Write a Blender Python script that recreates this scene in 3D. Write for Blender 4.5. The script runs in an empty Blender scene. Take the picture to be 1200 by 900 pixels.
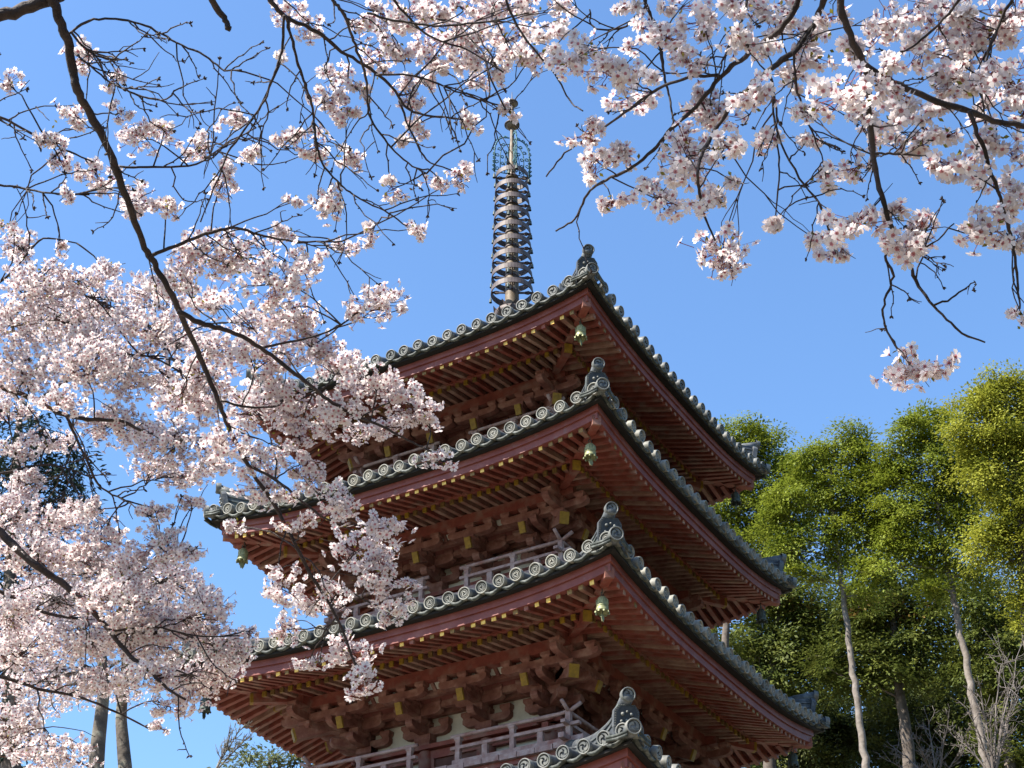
import bpy, math, random
import numpy as np
from mathutils import Vector, Matrix

R = math.radians
random.seed(7)
RNG = np.random.default_rng(11)
SC = bpy.context.scene
COL = SC.collection
GZ = -1.6                      # ground level; the camera is at eye height, z = 0

# ------------------------------------------------------------------ camera, sky, sun, exposure
cam_d = bpy.data.cameras.new('camera')
cam = bpy.data.objects.new('camera', cam_d)
COL.objects.link(cam)
cam.location = (0, 0, 0)
PITCH = R(34.1)
cam.rotation_euler = (R(90) + PITCH, 0, 0)
cam_d.sensor_width = 36
cam_d.lens = 36 * 1748 / 1200
cam_d.clip_start = 0.05
cam_d.clip_end = 5000
SC.camera = cam

SUN_AZ = Vector((-0.88, -0.47, 0)).normalized()
SUN_EL = R(50)
sun_dir = Vector((SUN_AZ.x * math.cos(SUN_EL), SUN_AZ.y * math.cos(SUN_EL), math.sin(SUN_EL)))
world = bpy.data.worlds.new('World')
SC.world = world
world.use_nodes = True
wn = world.node_tree
bg = wn.nodes['Background']
sky = wn.nodes.new('ShaderNodeTexSky')
sky.sky_type = 'NISHITA'
sky.sun_disc = False
sky.sun_elevation = SUN_EL
sky.sun_rotation = math.atan2(SUN_AZ.x, SUN_AZ.y)
sky.altitude = 100
sky.air_density = 1.5
sky.dust_density = 0.8
sky.ozone_density = 10.0
wn.links.new(sky.outputs[0], bg.inputs[0])
bg.inputs[1].default_value = 0.098
sun_l = bpy.data.lights.new('sun', 'SUN')
sun_l.energy = 5.0
sun_l.angle = R(0.53)
sun_l.color = (1.0, 0.94, 0.84)
sun = bpy.data.objects.new('sun', sun_l)
COL.objects.link(sun)
sun.rotation_euler = sun_dir.to_track_quat('Z', 'Y').to_euler()
sun.location = (-30, -10, 60)
SC.view_settings.view_transform = 'Standard'
SC.view_settings.look = 'None'
SC.view_settings.exposure = 1.46
SC.view_settings.gamma = 1
SC.view_settings.use_curve_mapping = False

# ------------------------------------------------------------------ pixel -> ray (a measured photograph pixel, 1200 x 900)
CP, SP = math.cos(PITCH), math.sin(PITCH)
def ray(px, py):
    X = (px - 600) / 1748.0
    Y = -(py - 450) / 1748.0
    return np.array([X, CP - SP * Y, SP + CP * Y])
def at(px, py, dist):
    """point on the ray at straight-line distance dist"""
    r = ray(px, py)
    return r / np.linalg.norm(r) * dist
def at_y(px, py, ydist):
    r = ray(px, py)
    return r * (ydist / r[1])

# ------------------------------------------------------------------ tagging
def tag(o, label=None, cat=None, group=None, kind=None):
    if label: o['label'] = label
    if cat: o['category'] = cat
    if group: o['group'] = group
    if kind: o['kind'] = kind
    return o
def empty(name, loc, rz=0.0):
    o = bpy.data.objects.new(name, None)
    COL.objects.link(o)
    o.location = loc
    o.rotation_euler = (0, 0, rz)
    o.empty_display_size = 0.3
    return o

# ------------------------------------------------------------------ materials
MATS = {}
def new_mat(name):
    m = bpy.data.materials.new(name)
    m.use_nodes = True
    nt = m.node_tree
    return m, nt, nt.nodes['Principled BSDF']
def noise_mat(name, cols, scale=6.0, rough=0.7, detail=6.0, stretch=(1, 1, 1), bump=0.15, bscale=40.0, metallic=0.0, spec=0.35, stops=None, second=None):
    """object-space noise through a colour ramp, with a bump; second = (colour, scale, lo, hi) adds blotches"""
    m, nt, p = new_mat(name)
    N, L = nt.nodes, nt.links
    tc = N.new('ShaderNodeTexCoord')
    mp = N.new('ShaderNodeMapping')
    mp.inputs['Scale'].default_value = stretch
    L.new(tc.outputs['Object'], mp.inputs[0])
    n1 = N.new('ShaderNodeTexNoise')
    n1.inputs['Scale'].default_value = scale
    n1.inputs['Detail'].default_value = detail
    n1.inputs['Roughness'].default_value = 0.65
    L.new(mp.outputs[0], n1.inputs[0])
    cr = N.new('ShaderNodeValToRGB')
    e = cr.color_ramp.elements
    k = len(cols)
    for i in range(k):
        pos = stops[i] if stops else 0.3 + 0.4 * i / max(1, k - 1)
        el = e[i] if i < 2 else e.new(pos)
        el.position = pos
    es = sorted(cr.color_ramp.elements, key=lambda q: q.position)
    for i, c in enumerate(cols):
        es[i].color = (*c, 1)
    L.new(n1.outputs['Fac'], cr.inputs[0])
    out = cr.outputs[0]
    if second:
        c2, s2, lo, hi = second
        n2 = N.new('ShaderNodeTexNoise')
        n2.inputs['Scale'].default_value = s2
        n2.inputs['Detail'].default_value = 5
        L.new(mp.outputs[0], n2.inputs[0])
        mr = N.new('ShaderNodeMapRange')
        mr.inputs[1].default_value = lo
        mr.inputs[2].default_value = hi
        L.new(n2.outputs['Fac'], mr.inputs[0])
        mx = N.new('ShaderNodeMix')
        mx.data_type = 'RGBA'
        L.new(mr.outputs[0], mx.inputs[0])
        L.new(out, mx.inputs[6])
        mx.inputs[7].default_value = (*c2, 1)
        out = mx.outputs[2]
    L.new(out, p.inputs['Base Color'])
    p.inputs['Roughness'].default_value = rough
    p.inputs['Metallic'].default_value = metallic
    p.inputs['Specular IOR Level'].default_value = spec
    if bump:
        n3 = N.new('ShaderNodeTexNoise')
        n3.inputs['Scale'].default_value = bscale
        n3.inputs['Detail'].default_value = 4
        L.new(mp.outputs[0], n3.inputs[0])
        b = N.new('ShaderNodeBump')
        b.inputs['Strength'].default_value = bump
        b.inputs['Distance'].default_value = 0.02
        L.new(n3.outputs['Fac'], b.inputs['Height'])
        L.new(b.outputs[0], p.inputs['Normal'])
    MATS[name] = m
    return m

RED = noise_mat('vermilion_paint', [(.13, .030, .021), (.20, .048, .032), (.25, .085, .058)], 3.0, .62, bump=.12,
                second=((.23, .13, .10), 3.5, .50, .72))
REDF = noise_mat('fascia_paint', [(.12, .030, .023), (.168, .044, .034), (.205, .072, .058)], 2.2, .55, bump=.08,
                 second=((.17, .10, .09), 5.0, .62, .8))
WORNRED = noise_mat('worn_rafter_wood', [(.16, .05, .036), (.24, .125, .088), (.34, .22, .165)], 2.6, .75, bump=.2,
                    stretch=(1, 1, 1))
BRKT = noise_mat('worn_bracket_wood', [(.12, .036, .026), (.20, .08, .058), (.30, .17, .13)], 4.0, .7, bump=.15)
SHADEBOARD = noise_mat('shade_black_underboard', [(.006, .005, .005), (.014, .012, .010)], 6.0, .9)  # near-black base colour stands in for the shadow under the tile overhang
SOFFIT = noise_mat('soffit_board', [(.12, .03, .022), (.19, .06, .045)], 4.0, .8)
GREYWOOD = noise_mat('weathered_grey_wood', [(.22, .13, .115), (.33, .22, .20), (.42, .325, .30)], 7.0, .8, bump=.25,
                     second=((.24, .10, .08), 4.0, .55, .75))
PLASTER = noise_mat('aged_plaster', [(.42, .38, .31), (.58, .54, .46)], 3.0, .9, bump=.1,
                    second=((.36, .27, .2), 5.0, .6, .8))
GOLD = noise_mat('gilt_cap', [(.48, .26, .04), (.72, .45, .12)], 20, .38, metallic=.55, bump=.1)
OLDGOLD = noise_mat('dull_gilt_cap', [(.10, .06, .025), (.28, .17, .05)], 25, .55, metallic=.3, bump=.1)
YELLOW = noise_mat('ochre_end_paint', [(.16, .09, .012), (.31, .18, .014)], 12, .6, bump=.1)
TILE = noise_mat('roof_tile', [(.028, .032, .038), (.065, .07, .075), (.14, .142, .14)], 5.0, .55, bump=.12,
                 second=((.13, .15, .12), 6.0, .55, .78))
TILELIGHT = noise_mat('roof_tile_relief', [(.045, .05, .052), (.115, .117, .108), (.23, .22, .19)], 2.2, .5, bump=.08,
                      second=((.12, .13, .11), 9.0, .55, .75))
TILECREAM = noise_mat('lichened_tile_relief', [(.075, .078, .07), (.20, .195, .168), (.33, .31, .25)], 2.2, .6, bump=.1,
                      second=((.11, .12, .10), 9.0, .55, .75))
TILEDARK = noise_mat('roof_tile_recess', [(.02, .024, .03), (.05, .055, .06)], 9.0, .7, bump=.05)
MOSS_SHADE_TILE = noise_mat('mossy_shade_pan_tile', [(.018, .022, .017), (.04, .045, .038), (.16, .168, .15)], 9.0, .65, bump=.12)  # mossy tone, darkened for the shadows the rolls cast between round tiles
BRONZE = noise_mat('finial_bronze', [(.05, .038, .035), (.085, .064, .06), (.125, .10, .095)], 6.0, .6, metallic=.1, bump=.08)
BRONZEPOLE = noise_mat('finial_pole_bronze', [(.07, .05, .032), (.13, .096, .062), (.19, .15, .11)], 6.0, .6, metallic=.1, bump=.08)
TEAL = noise_mat('verdigris', [(.018, .062, .078), (.035, .11, .125)], 8.0, .6, metallic=.2, bump=.08)
BELLM = noise_mat('bell_verdigris', [(.09, .105, .06), (.23, .235, .115), (.36, .345, .18)], 9.0, .55, metallic=.25, bump=.1)
BELLD = noise_mat('bell_dark_bronze_shade', [(.035, .045, .04), (.08, .10, .085)], 9.0, .6, metallic=.25, bump=.1)  # dark fittings; on the right-hand bells it stands in for silhouette shade
STONE = noise_mat('granite', [(.28, .27, .25), (.42, .40, .37)], 14.0, .85, bump=.2)
DOORWOOD = noise_mat('door_wood', [(.07, .025, .018), (.12, .05, .035)], 5.0, .7)

# ------------------------------------------------------------------ mesh builder
class MB:
    def __init__(s):
        s.v = []; s.f = []; s.m = []; s.sm = []; s.n = 0
        s.mats = []; s.M = None
    def mi(s, mat):
        if mat not in s.mats: s.mats.append(mat)
        return s.mats.index(mat)
    def add(s, verts, faces, mat, smooth=False):
        V = np.asarray(verts, dtype=float).reshape(-1, 3)
        if s.M is not None:
            V = V @ s.M[:3, :3].T + s.M[:3, 3]
        b = s.n
        s.v.append(V); s.n += len(V)
        k = s.mi(mat)
        for f in faces:
            s.f.append([i + b for i in f]); s.m.append(k); s.sm.append(smooth)
    def box(s, c, size, mat, axes=None):
        x, y, z = [q / 2 for q in size]
        P = np.array([[sx * x, sy * y, sz * z] for sz in (-1, 1) for sy in (-1, 1) for sx in (-1, 1)])
        if axes is not None: P = P @ np.asarray(axes)
        P = P + np.asarray(c)
        s.add(P, [(0, 2, 3, 1), (4, 5, 7, 6), (0, 1, 5, 4), (2, 6, 7, 3), (0, 4, 6, 2), (1, 3, 7, 5)], mat)
    def beam(s, p0, p1, w, h, mat, up=(0, 0, 1)):
        p0 = np.asarray(p0, float); p1 = np.asarray(p1, float)
        d = p1 - p0; L = np.linalg.norm(d); d = d / L
        sd = np.cross(d, up); sd /= np.linalg.norm(sd)
        u = np.cross(sd, d)
        s.box((p0 + p1) / 2, (L, w, h), mat, axes=[d, sd, u])
    def tube(s, pts, rad, mat, n=8, caps=True, smooth=True):
        P = np.asarray(pts, float); k = len(P)
        rad = np.broadcast_to(np.asarray(rad, float), (k,))
        T = np.gradient(P, axis=0); T /= (np.linalg.norm(T, axis=1, keepdims=True) + 1e-12)
        ref = np.array([0.31, 0.17, 0.93])
        V = []
        nrm = np.cross(T[0], ref); nrm /= np.linalg.norm(nrm)
        an = np.arange(n) * 2 * math.pi / n
        for i in range(k):
            nrm = nrm - T[i] * np.dot(nrm, T[i]); nrm /= (np.linalg.norm(nrm) + 1e-12)
            bn = np.cross(T[i], nrm)
            V.append(P[i] + rad[i] * (np.cos(an)[:, None] * nrm + np.sin(an)[:, None] * bn))
        F = []
        for i in range(k - 1):
            for j in range(n):
                j2 = (j + 1) % n
                F.append((i * n + j, i * n + j2, (i + 1) * n + j2, (i + 1) * n + j))
        if caps:
            F.append(tuple(range(n))[::-1]); F.append(tuple((k - 1) * n + j for j in range(n)))
        s.add(np.concatenate(V), F, mat, smooth)
    def lathe(s, prof, mat, n=16, c=(0, 0, 0), smooth=True, closed=False):
        c = np.asarray(c, float); V = []; k = len(prof)
        for r, z in prof:
            for j in range(n):
                a = 2 * math.pi * j / n
                V.append((c[0] + r * math.cos(a), c[1] + r * math.sin(a), c[2] + z))
        F = []
        for i in range(k - 1 + (1 if closed else 0)):
            i2 = (i + 1) % k
            for j in range(n):
                j2 = (j + 1) % n
                F.append((i * n + j, i * n + j2, i2 * n + j2, i2 * n + j))
        s.add(V, F, mat, smooth)
    def prism(s, outline, o, ax, ay, ad, depth, mat):
        """2-D outline extruded from o along ad by depth"""
        o = np.asarray(o, float); ax = np.asarray(ax, float); ay = np.asarray(ay, float); ad = np.asarray(ad, float)
        k = len(outline)
        A = [o + x * ax + y * ay for x, y in outline]
        B = [p + ad * depth for p in A]
        F = [tuple(range(k)), tuple(range(2 * k - 1, k - 1, -1))]
        for i in range(k):
            j = (i + 1) % k
            F.append((i, i + k, j + k, j))
        s.add(A + B, F, mat)
    def build(s, name, parent=None, loc=None):
        me = bpy.data.meshes.new(name)
        V = np.concatenate(s.v)
        me.from_pydata(V.tolist(), [], s.f)
        for m in s.mats: me.materials.append(m)
        me.polygons.foreach_set('material_index', s.m)
        me.polygons.foreach_set('use_smooth', s.sm)
        me.update()
        o = bpy.data.objects.new(name, me)
        COL.objects.link(o)
        if parent: o.parent = parent
        if loc is not None: o.location = loc
        return o

def rz4(k):
    a = k * math.pi / 2
    M = np.eye(4); c, s_ = round(math.cos(a)), round(math.sin(a))
    M[0, 0] = c; M[0, 1] = -s_; M[1, 0] = s_; M[1, 1] = c
    return M
# ------------------------------------------------------------------ ground
def make_ground():
    n = 70
    xs = np.linspace(-1, 1, n); xs = np.sign(xs) * np.abs(xs) ** 2.2 * 1500
    V = []
    for y in xs:
        for x in xs:
            d = math.hypot(x, y - 28)
            h = 0.0
            if d > 30: h = 10 * (1 - math.exp(-((d - 30) / 60.0) ** 2)) * (0.5 + 0.5 * math.tanh((y - 20) / 20)) + 0.6 * math.sin(x * .05) * min(1, (d - 30) / 40)
            V.append((x, y, GZ + h))
    F = [(j * n + i, j * n + i + 1, (j + 1) * n + i + 1, (j + 1) * n + i) for j in range(n - 1) for i in range(n - 1)]
    mb = MB()
    g = noise_mat('forest_floor', [(.035, .04, .02), (.065, .06, .035), (.09, .08, .05)], .6, .95, bump=.3, bscale=20)
    mb.add(V, F, g, True)
    tag(mb.build('ground'), kind='structure')
make_ground()

def ground_h(x, y):
    d = math.hypot(x, y - 28)
    h = 0.0
    if d > 30: h = 10 * (1 - math.exp(-((d - 30) / 60.0) ** 2)) * (0.5 + 0.5 * math.tanh((y - 20) / 20)) + 0.6 * math.sin(x * .05) * min(1, (d - 30) / 40)
    return GZ + h

def make_bounce_court():  # unseen pale gravel sheet, added to bounce light up under the eaves
    g = noise_mat('bounce_gravel', [(.22, .185, .135), (.33, .28, .21), (.41, .355, .28)], 1.2, .95, bump=.3, bscale=20)
    mb = MB(); n = 24
    xs = np.linspace(-22, 11, n); ys = np.linspace(1.5, 52, n)
    mb.add([(x, y, ground_h(x, y) + .03) for y in ys for x in xs], [(j * n + i, j * n + i + 1, (j + 1) * n + i + 1, (j + 1) * n + i) for j in range(n - 1) for i in range(n - 1)], g, True)
    tag(mb.build('bounce_gravel_court'), kind='structure')
make_bounce_court()

# ------------------------------------------------------------------ pagoda
PD = 28.27
PHI = R(14.51 - 45)
PAG = empty('pagoda', (0, PD, GZ), PHI)
tag(PAG, 'red wooden five storey pagoda with grey tiled roofs and a ringed bronze finial', 'pagoda')
#        a (fascia half width), corner height, column half width
LV = {5: (4.10, 17.58, 1.60), 4: (4.335, 14.70, 1.82), 3: (4.60, 11.49, 2.00), 2: (4.886, 8.03, 2.22), 1: (5.20, 4.35, 2.45)}
UP = .34
DZ = -GZ     # z in measured frame -> pagoda frame

def sweep(mb, prof, z0, a, up, mat, n=28, wfun=None, smooth=False):
    """closed (d, z) profile swept along one face between the two mitred corners"""
    V = []; k = len(prof)
    for i in range(n + 1):
        s_ = -1 + 2 * i / n
        for d, z in prof:
            w = 1.0 if wfun is None else wfun(d)
            V.append((s_ * d, -d, z0 + z + up * w * abs(s_) ** 3))
    F = []
    for i in range(n):
        for j in range(k):
            j2 = (j + 1) % k
            F.append((i * k + j, (i + 1) * k + j, (i + 1) * k + j2, i * k + j2))
    mb.add(V, F, mat, smooth)
def rect(d0, d1, z0, z1):
    return [(d0, z0), (d1, z0), (d1, z1), (d0, z1)]

def disc(mb, c, nrm, r, style, rot=0.0):
    """round end tile: rim, sunk face, three-comma relief"""
    lm = TILECREAM if style == 'small' else TILELIGHT
    c = np.asarray(c, float); nrm = np.asarray(nrm, float) / np.linalg.norm(nrm)
    sx = np.cross((0, 0, 1), nrm); sx /= np.linalg.norm(sx)
    sy = np.cross(nrm, sx)
    def ring(rr, h, n=18):
        return [c + nrm * h + rr * (math.cos(2 * math.pi * j / n) * sx + math.sin(2 * math.pi * j / n) * sy) for j in range(n)]
    n = 18
    rows = [ring(r, -.10), ring(r, -.006), ring(r * .97, 0), ring(r * .83, 0), ring(r * .80, -.032)]
    F = [(i * n + j, i * n + (j + 1) % n, (i + 1) * n + (j + 1) % n, (i + 1) * n + j) for i in range(4) for j in range(n)]
    mb.add(sum(rows, []), F, lm, True)
    mb.add(rows[-1], [tuple(range(n))], TILEDARK)
    if style == 'small':
        q = [ring(r * .63, -.032), ring(r * .61, -.014), ring(r * .53, -.014), ring(r * .51, -.032)]
        F = [(i * n + j, i * n + (j + 1) % n, (i + 1) * n + (j + 1) % n, (i + 1) * n + j) for i in range(3) for j in range(n)]
        mb.add(sum(q, []), F, lm)
    sc = 1.0 if style == 'tomoe' else .62
    for k in range(3):
        b = rot + k * 2 * math.pi / 3
        L_, R_ = [], []
        for i in range(9):
            t = i / 8
            an = b + t * 2.35
            rc = r * sc * (.30 + .36 * t ** .8)
            hw = r * sc * .20 * (1 - t) ** .6 * (1 if i else .45) + .002
            for lst, q in ((L_, rc - hw), (R_, rc + hw)):
                lst.append(c + nrm * -.012 + q * (math.cos(an) * sx + math.sin(an) * sy))
        V = L_ + R_ + [p - nrm * .02 for p in L_] + [p - nrm * .02 for p in R_]
        F = []
        for i in range(8):
            F += [(i, 9 + i, 10 + i, i + 1), (i, i + 1, 19 + i, 18 + i), (9 + i, 27 + i, 28 + i, 10 + i)]
        F.append((0, 18, 27, 9))
        mb.add(V, F, lm)

def build_roof(lv):
    a, zc, w = LV[lv]
    up = UP; zm = zc - up + DZ
    q = a - 1.75
    if lv == 5: b, zb = .42, 19.75 + DZ
    else:
        b = LV[lv + 1][2] + .55
        zb = zm + 1.22
    dt = a + .20                              # plane of the round end tiles
    z_e = zm + .20
    H = zb - z_e; Vt = dt - b
    def prof(v):                              # concave slope
        t = v / Vt
        return H * (t * .72 + .28 * t * t)
    def surf(x, d):
        v = dt - d
        return z_e + prof(v) + (up + .03) * (min(1, abs(x) / dt)) ** 3 * max(0, 1 - v / (Vt * .75)) ** 1.6
    roof = MB()
    pitch = .343
    nt = int(round((2 * dt - .34) / pitch)); pitch = (2 * dt - .34) / nt
    xs = [-(dt - .17) + pitch * k for k in range(nt + 1)]
    eave = MB()
    for k in range(4):
        roof.M = eave.M = rz4(k)
        # pan tiles between the rolls
        for i in range(nt):
            x0, x1 = xs[i], xs[i + 1]
            xm = (x0 + x1) / 2
            d_in = max(b, abs(xm) - .02)
            ds = np.linspace(dt - .02, d_in, 7)
            V = []
            for d in ds:
                for j in range(6):
                    u = j / 5
                    x = x0 + (x1 - x0) * u
                    x_ = max(-d, min(d, x))
                    sag = .085 * (1 - (2 * u - 1) ** 2)
                    V.append((x_, -d, surf(x, d) - .045 - sag))
            F = [(i2 * 6 + j, (i2 + 1) * 6 + j, (i2 + 1) * 6 + j + 1, i2 * 6 + j + 1) for i2 in range(6) for j in range(5)]
            roof.add(V, F, TILE, True)
            # front lip of the eave pan tile
            V = []
            for dz in (0, -.03, -.055):
                for j in range(6):
                    u = j / 5; x = x0 + (x1 - x0) * u
                    sag = .085 * (1 - (2 * u - 1) ** 2)
                    V.append((x, -(dt - .02 + (.012 if dz == -.03 else 0)), surf(x, dt - .02) - .045 - sag + dz))
            for j in range(6):
                x, y, z = V[12 + j]; V.append((x, -(dt - .3), z + .03))
            F = [(r * 6 + j, r * 6 + j + 1, (r + 1) * 6 + j + 1, (r + 1) * 6 + j) for r in range(3) for j in range(5)]
            eave.add(V, F, MOSS_SHADE_TILE, True)
        # rolls and round ends
        for i, x in enumerate(xs):
            d_in = max(b, abs(x) - .02)
            if dt - d_in > .15:
                ds = np.linspace(dt - .03, d_in, 6)
                pts = [(x, -d, surf(x, d)) for d in ds]
                roof.tube(pts, .100, TILE, n=9, caps=False)
            jit = RNG.normal(0, .009, 3)
            disc(eave, (x + jit[0], -(dt + .02) + jit[1], surf(x, dt) + jit[2]), (RNG.normal(0, .05), -1, -.16 + RNG.normal(0, .05)), .119,
                 'tomoe' if lv in (5, 2) else 'small', rot=RNG.uniform(0, 6.28))
        # boards under the tile overhang, coloured black for the shade there
        sweep(eave, rect(a - .10, a + .135, .004, .05), zm, a, up, SHADEBOARD)
    roof.M = None
    # hip ridge stacks
    for k in range(4):
        roof.M = rz4(k)
        hs = np.linspace(a + .0, b, 9)
        for ly, (wd, h0, h1) in enumerate([(.34, -.05, .10), (.28, .10, .17), (.32, .17, .20), (.26, .20, .26), (.30, .26, .29)]):
            V = []
            for h in hs:
                zz = surf(h, h)
                fl = max(0, (h - (a - 1.5)) / 1.5) ** 2 * .13
                for sgn in (-1, 1):
                    for hh in (h0, h1):
                        o = sgn * wd / 2 / math.sqrt(2)
                        V.append((h + o, -h + o, zz + hh * (1 + 1.2 * fl) + fl * .4))
            F = []
            for i in range(8):
                p, r_ = i * 4, (i + 1) * 4
                F += [(p, p + 1, r_ + 1, r_), (p + 1, p + 3, r_ + 3, r_ + 1), (p + 3, p + 2, r_ + 2, r_ + 3), (p + 2, p, r_, r_ + 2)]
            F += [(0, 2, 3, 1), (32, 33, 35, 34)]
            roof.add(V, F, TILE)
        pts = []
        for h in hs:
            fl = max(0, (h - (a - 1.5)) / 1.5) ** 2 * .13
            pts.append((h, -h, surf(h, h) + .33 + fl * .8))
        roof.tube(pts, .105, TILE, n=10)
    roof.M = None
    ro = roof.build('tiled_roof', PAG)
    eave.M = None
    eave.build('eave_tile_row', ro)
    # ridge-end tiles
    om = MB()
    dg = np.array([1, -1, 0]) / math.sqrt(2); sd = np.array([1, 1, 0]) / math.sqrt(2)
    hz = surf(a, a)
    base = np.array([a - .06, -(a - .06), hz + .02])
    ol = [(-.15, 0), (-.20, .12), (-.20, .36), (-.13, .46), (.13, .46), (.20, .36), (.20, .12), (.15, 0)]
    dgt = dg * .97 + np.array([0, 0, -.24])
    upv = np.array([0, 0, .97]) + dg * .24
    om.prism(ol, base - dgt * .05, sd, upv, dgt, .10, TILE)
    ins = [(x * .80, .03 + y * .87) for x, y in ol]
    om.prism(ins, base + dgt * .051, sd, upv, dgt, .012, TILEDARK)
    for i in range(len(ol) - 1):                      # bead border
        p, r_ = np.array(ol[i]), np.array(ol[i + 1])
        m = max(1, int(np.linalg.norm(r_ - p) / .036))
        for j in range(m):
            t = (p + (r_ - p) * j / m); t = np.array([t[0] * .90, .015 + t[1] * .935])
            om.lathe([(.0, .010), (.010, .006), (.014, 0)][::-1], TILELIGHT, n=5, c=base + dgt * .055 + sd * t[0] + upv * t[1])
    for (x, y, r_) in [(-.07, .31, .03), (.07, .31, .03), (0, .22, .026), (-.085, .20, .024), (.085, .20, .024), (0, .35, .02), (-.03, .13, .02), (.04, .13, .022)]:
        prf = [(r_ * math.cos(t), r_ * math.sin(t)) for t in np.linspace(-1.5, 1.5, 7)]
        om.lathe(prf, TILELIGHT, n=8, c=base + dgt * .068 + sd * x + upv * y)
    # round top tile over the plate
    p1 = base + upv * .58 + dg * .10; p0 = p1 - dg * .55 - np.array([0, 0, .16])
    om.tube([p0, p1], .100, TILE, n=14)
    disc(om, p1 + dg * .02, dg + np.array([0, 0, -.1]), .115, 'tomoe', rot=RNG.uniform(0, 6))
    # round corner tile below the plate and side curls
    pc = np.array([a + .24, -(a + .24), zc + DZ + .20])
    om.tube([pc - dg * .5 - np.array([0, 0, .02]), pc], .112, TILE, n=14)
    disc(om, pc + dg * .02, dg + np.array([0, 0, -.12]), .125, 'tomoe', rot=RNG.uniform(0, 6))
    for sg in (-1, 1):
        for t in range(2):
            pa = pc + sd * sg * (.10 + .0 * t) - dg * .02 + np.array([0, 0, -.08 - .05 * t])
            pb = pc + sd * sg * (.34) - dg * .30 + np.array([0, 0, -.10 - .05 * t])
            om.tube([pa, (pa + pb) / 2 - np.array([0, 0, .015]), pb], .028, MOSS_SHADE_TILE, n=6)
    o0 = om.build('ridge_end_tile', ro)
    subs = [o0]
    if lv == 5:
        om = MB()
        h = a - .95
        p1 = np.array([h, -h, surf(h, h) + .62]); p0 = p1 - dg * .5
        om.tube([p0, p1], .10, TILE, n=14); disc(om, p1 + dg * .02, dg, .115, 'tomoe')
        om.beam(p1 - dg * .06 - np.array([0, 0, .55]), p1 - dg * .06, .1, .30, TILE, up=sd)
        subs.append(om.build('upper_ridge_tile', ro))
    for o0 in subs:
        for k in (1, 2, 3):
            o = o0.copy(); COL.objects.link(o); o.parent = ro; o.rotation_euler = (0, 0, k * math.pi / 2)

    # ---------------- eave woodwork
    wf = lambda d: max(0.0, min(1.0, 1 - (a - d) / 1.35)) ** 1.15
    fa = MB()
    for k in range(4):
        fa.M = rz4(k)
        sweep(fa, rect(a - .13, a, -.125, .0), zm, a, up, REDF, wfun=wf)
        sweep(fa, rect(a - .16, a - .035, -.262, -.128), zm, a, up, REDF, wfun=wf)
    fa.build('eave_fascia', ro)
    fr, gr = MB(), MB()
    nr = int(round(2 * (a - .2) / .209)); 
    rx = [(-(a - .2)) + 2 * (a - .2) * i / nr for i in range(nr + 1)]
    for k in range(4):
        fr.M = gr.M = rz4(k)
        for x in rx:
            ax = abs(x)
            ux = up * min(1, ax / a) ** 3
            def zf(d): return zm - .280 + .30 * ((a - .09) - d) / .93 + ux * wf(d)
            d_o = a - .09
            d_i = max(a - 1.12, ax + .07)
            j = RNG.normal(0, .005)
            if d_o - d_i > .05:
                hw = .043 + RNG.normal(0, .002)
                fr.beam((x + j, -d_o, zf(d_o)), (x, -d_i, zf(d_i)), 2 * hw, .10, RED if RNG.random() < .8 else WORNRED)
                rr = RNG.random()
                fr.beam((x + j, -(d_o + .012), zf(d_o) - .004), (x + j, -(d_o - .022), zf(d_o)), 2 * hw - .004, .088,
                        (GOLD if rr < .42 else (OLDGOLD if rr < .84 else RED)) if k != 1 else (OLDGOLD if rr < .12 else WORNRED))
            def zg(d): return zm - .135 + .17 * ((a - .98) - d) + ux * wf(d)
            d_o = a - .98
            d_i = max(w + .1, ax + .08)
            if d_o - d_i > .06:
                j = RNG.normal(0, .006)
                gr.beam((x + j, -d_o, zg(d_o)), (x, -d_i, zg(d_i)), .082, .095, WORNRED if RNG.random() < .7 else RED)
                gr.beam((x + j, -(d_o + .01), zg(d_o)), (x + j, -(d_o - .03), zg(d_o)),   .086, .099, YELLOW if RNG.random() < .5 else OLDGOLD)
        sweep(gr, [(a - 1.03, -.078), (a - .955, -.078), (a - .955, -.005), (a - 1.03, .02)], zm, a, up, RED, wfun=wf)
        # soffit boards over the rafters
        V = []; n = 20
        for i in range(n + 1):
            s_ = -1 + 2 * i / n
            for d, z in ((a - .08, -.205), (a - 1.12, .135)):
                V.append((s_ * d, -d, zm + z + up * wf(d) * abs(s_) ** 3))
        fr.add(V, [(2 * i, 2 * i + 1, 2 * i + 3, 2 * i + 2) for i in range(n)], SOFFIT)
        V = []
        for i in range(n + 1):
            s_ = -1 + 2 * i / n
            for d, z in ((a - .99, -.07), (w - .1, -.07 + .17 * (a - .99 - w + .1))):
                V.append((s_ * d, -d, zm + z + up * wf(d) * abs(s_) ** 3))
        gr.add(V, [(2 * i, 2 * i + 1, 2 * i + 3, 2 * i + 2) for i in range(n)], SOFFIT)
    fr.build('flying_rafter_row', ro)
    gr.build('base_rafter_row', ro)
    pu = MB()
    for k in range(4):
        pu.M = rz4(k)
        sweep(pu, rect(q - .09, q + .09, -.27, -.055), zm, a, 0, RED, n=4)
        x_ = q + .08
    pu.build('purlin', ro)
    hp = MB()
    zt = zc + DZ
    hp.beam((a - .07, -(a - .07), zt - .295), (a - 1.1, -(a - 1.1), zm + .05), .155, .18, RED)
    hp.beam((a - .06, -(a - .06), zt - .2955), (a - .12, -(a - .12), zt - .291), .159, .184, BRKT)
    hp.beam((a - .96, -(a - .96), zm - .16), (w - .1, -(w - .1), zm - .16 + .17 * (a - .96 - w + .1)), .145, .18, RED)
    hp.beam((a - .945, -(a - .945), zm - .16), (a - .985, -(a - .985), zm - .154), .150, .185, YELLOW)
    h0 = hp.build('hip_rafter', ro)
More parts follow.
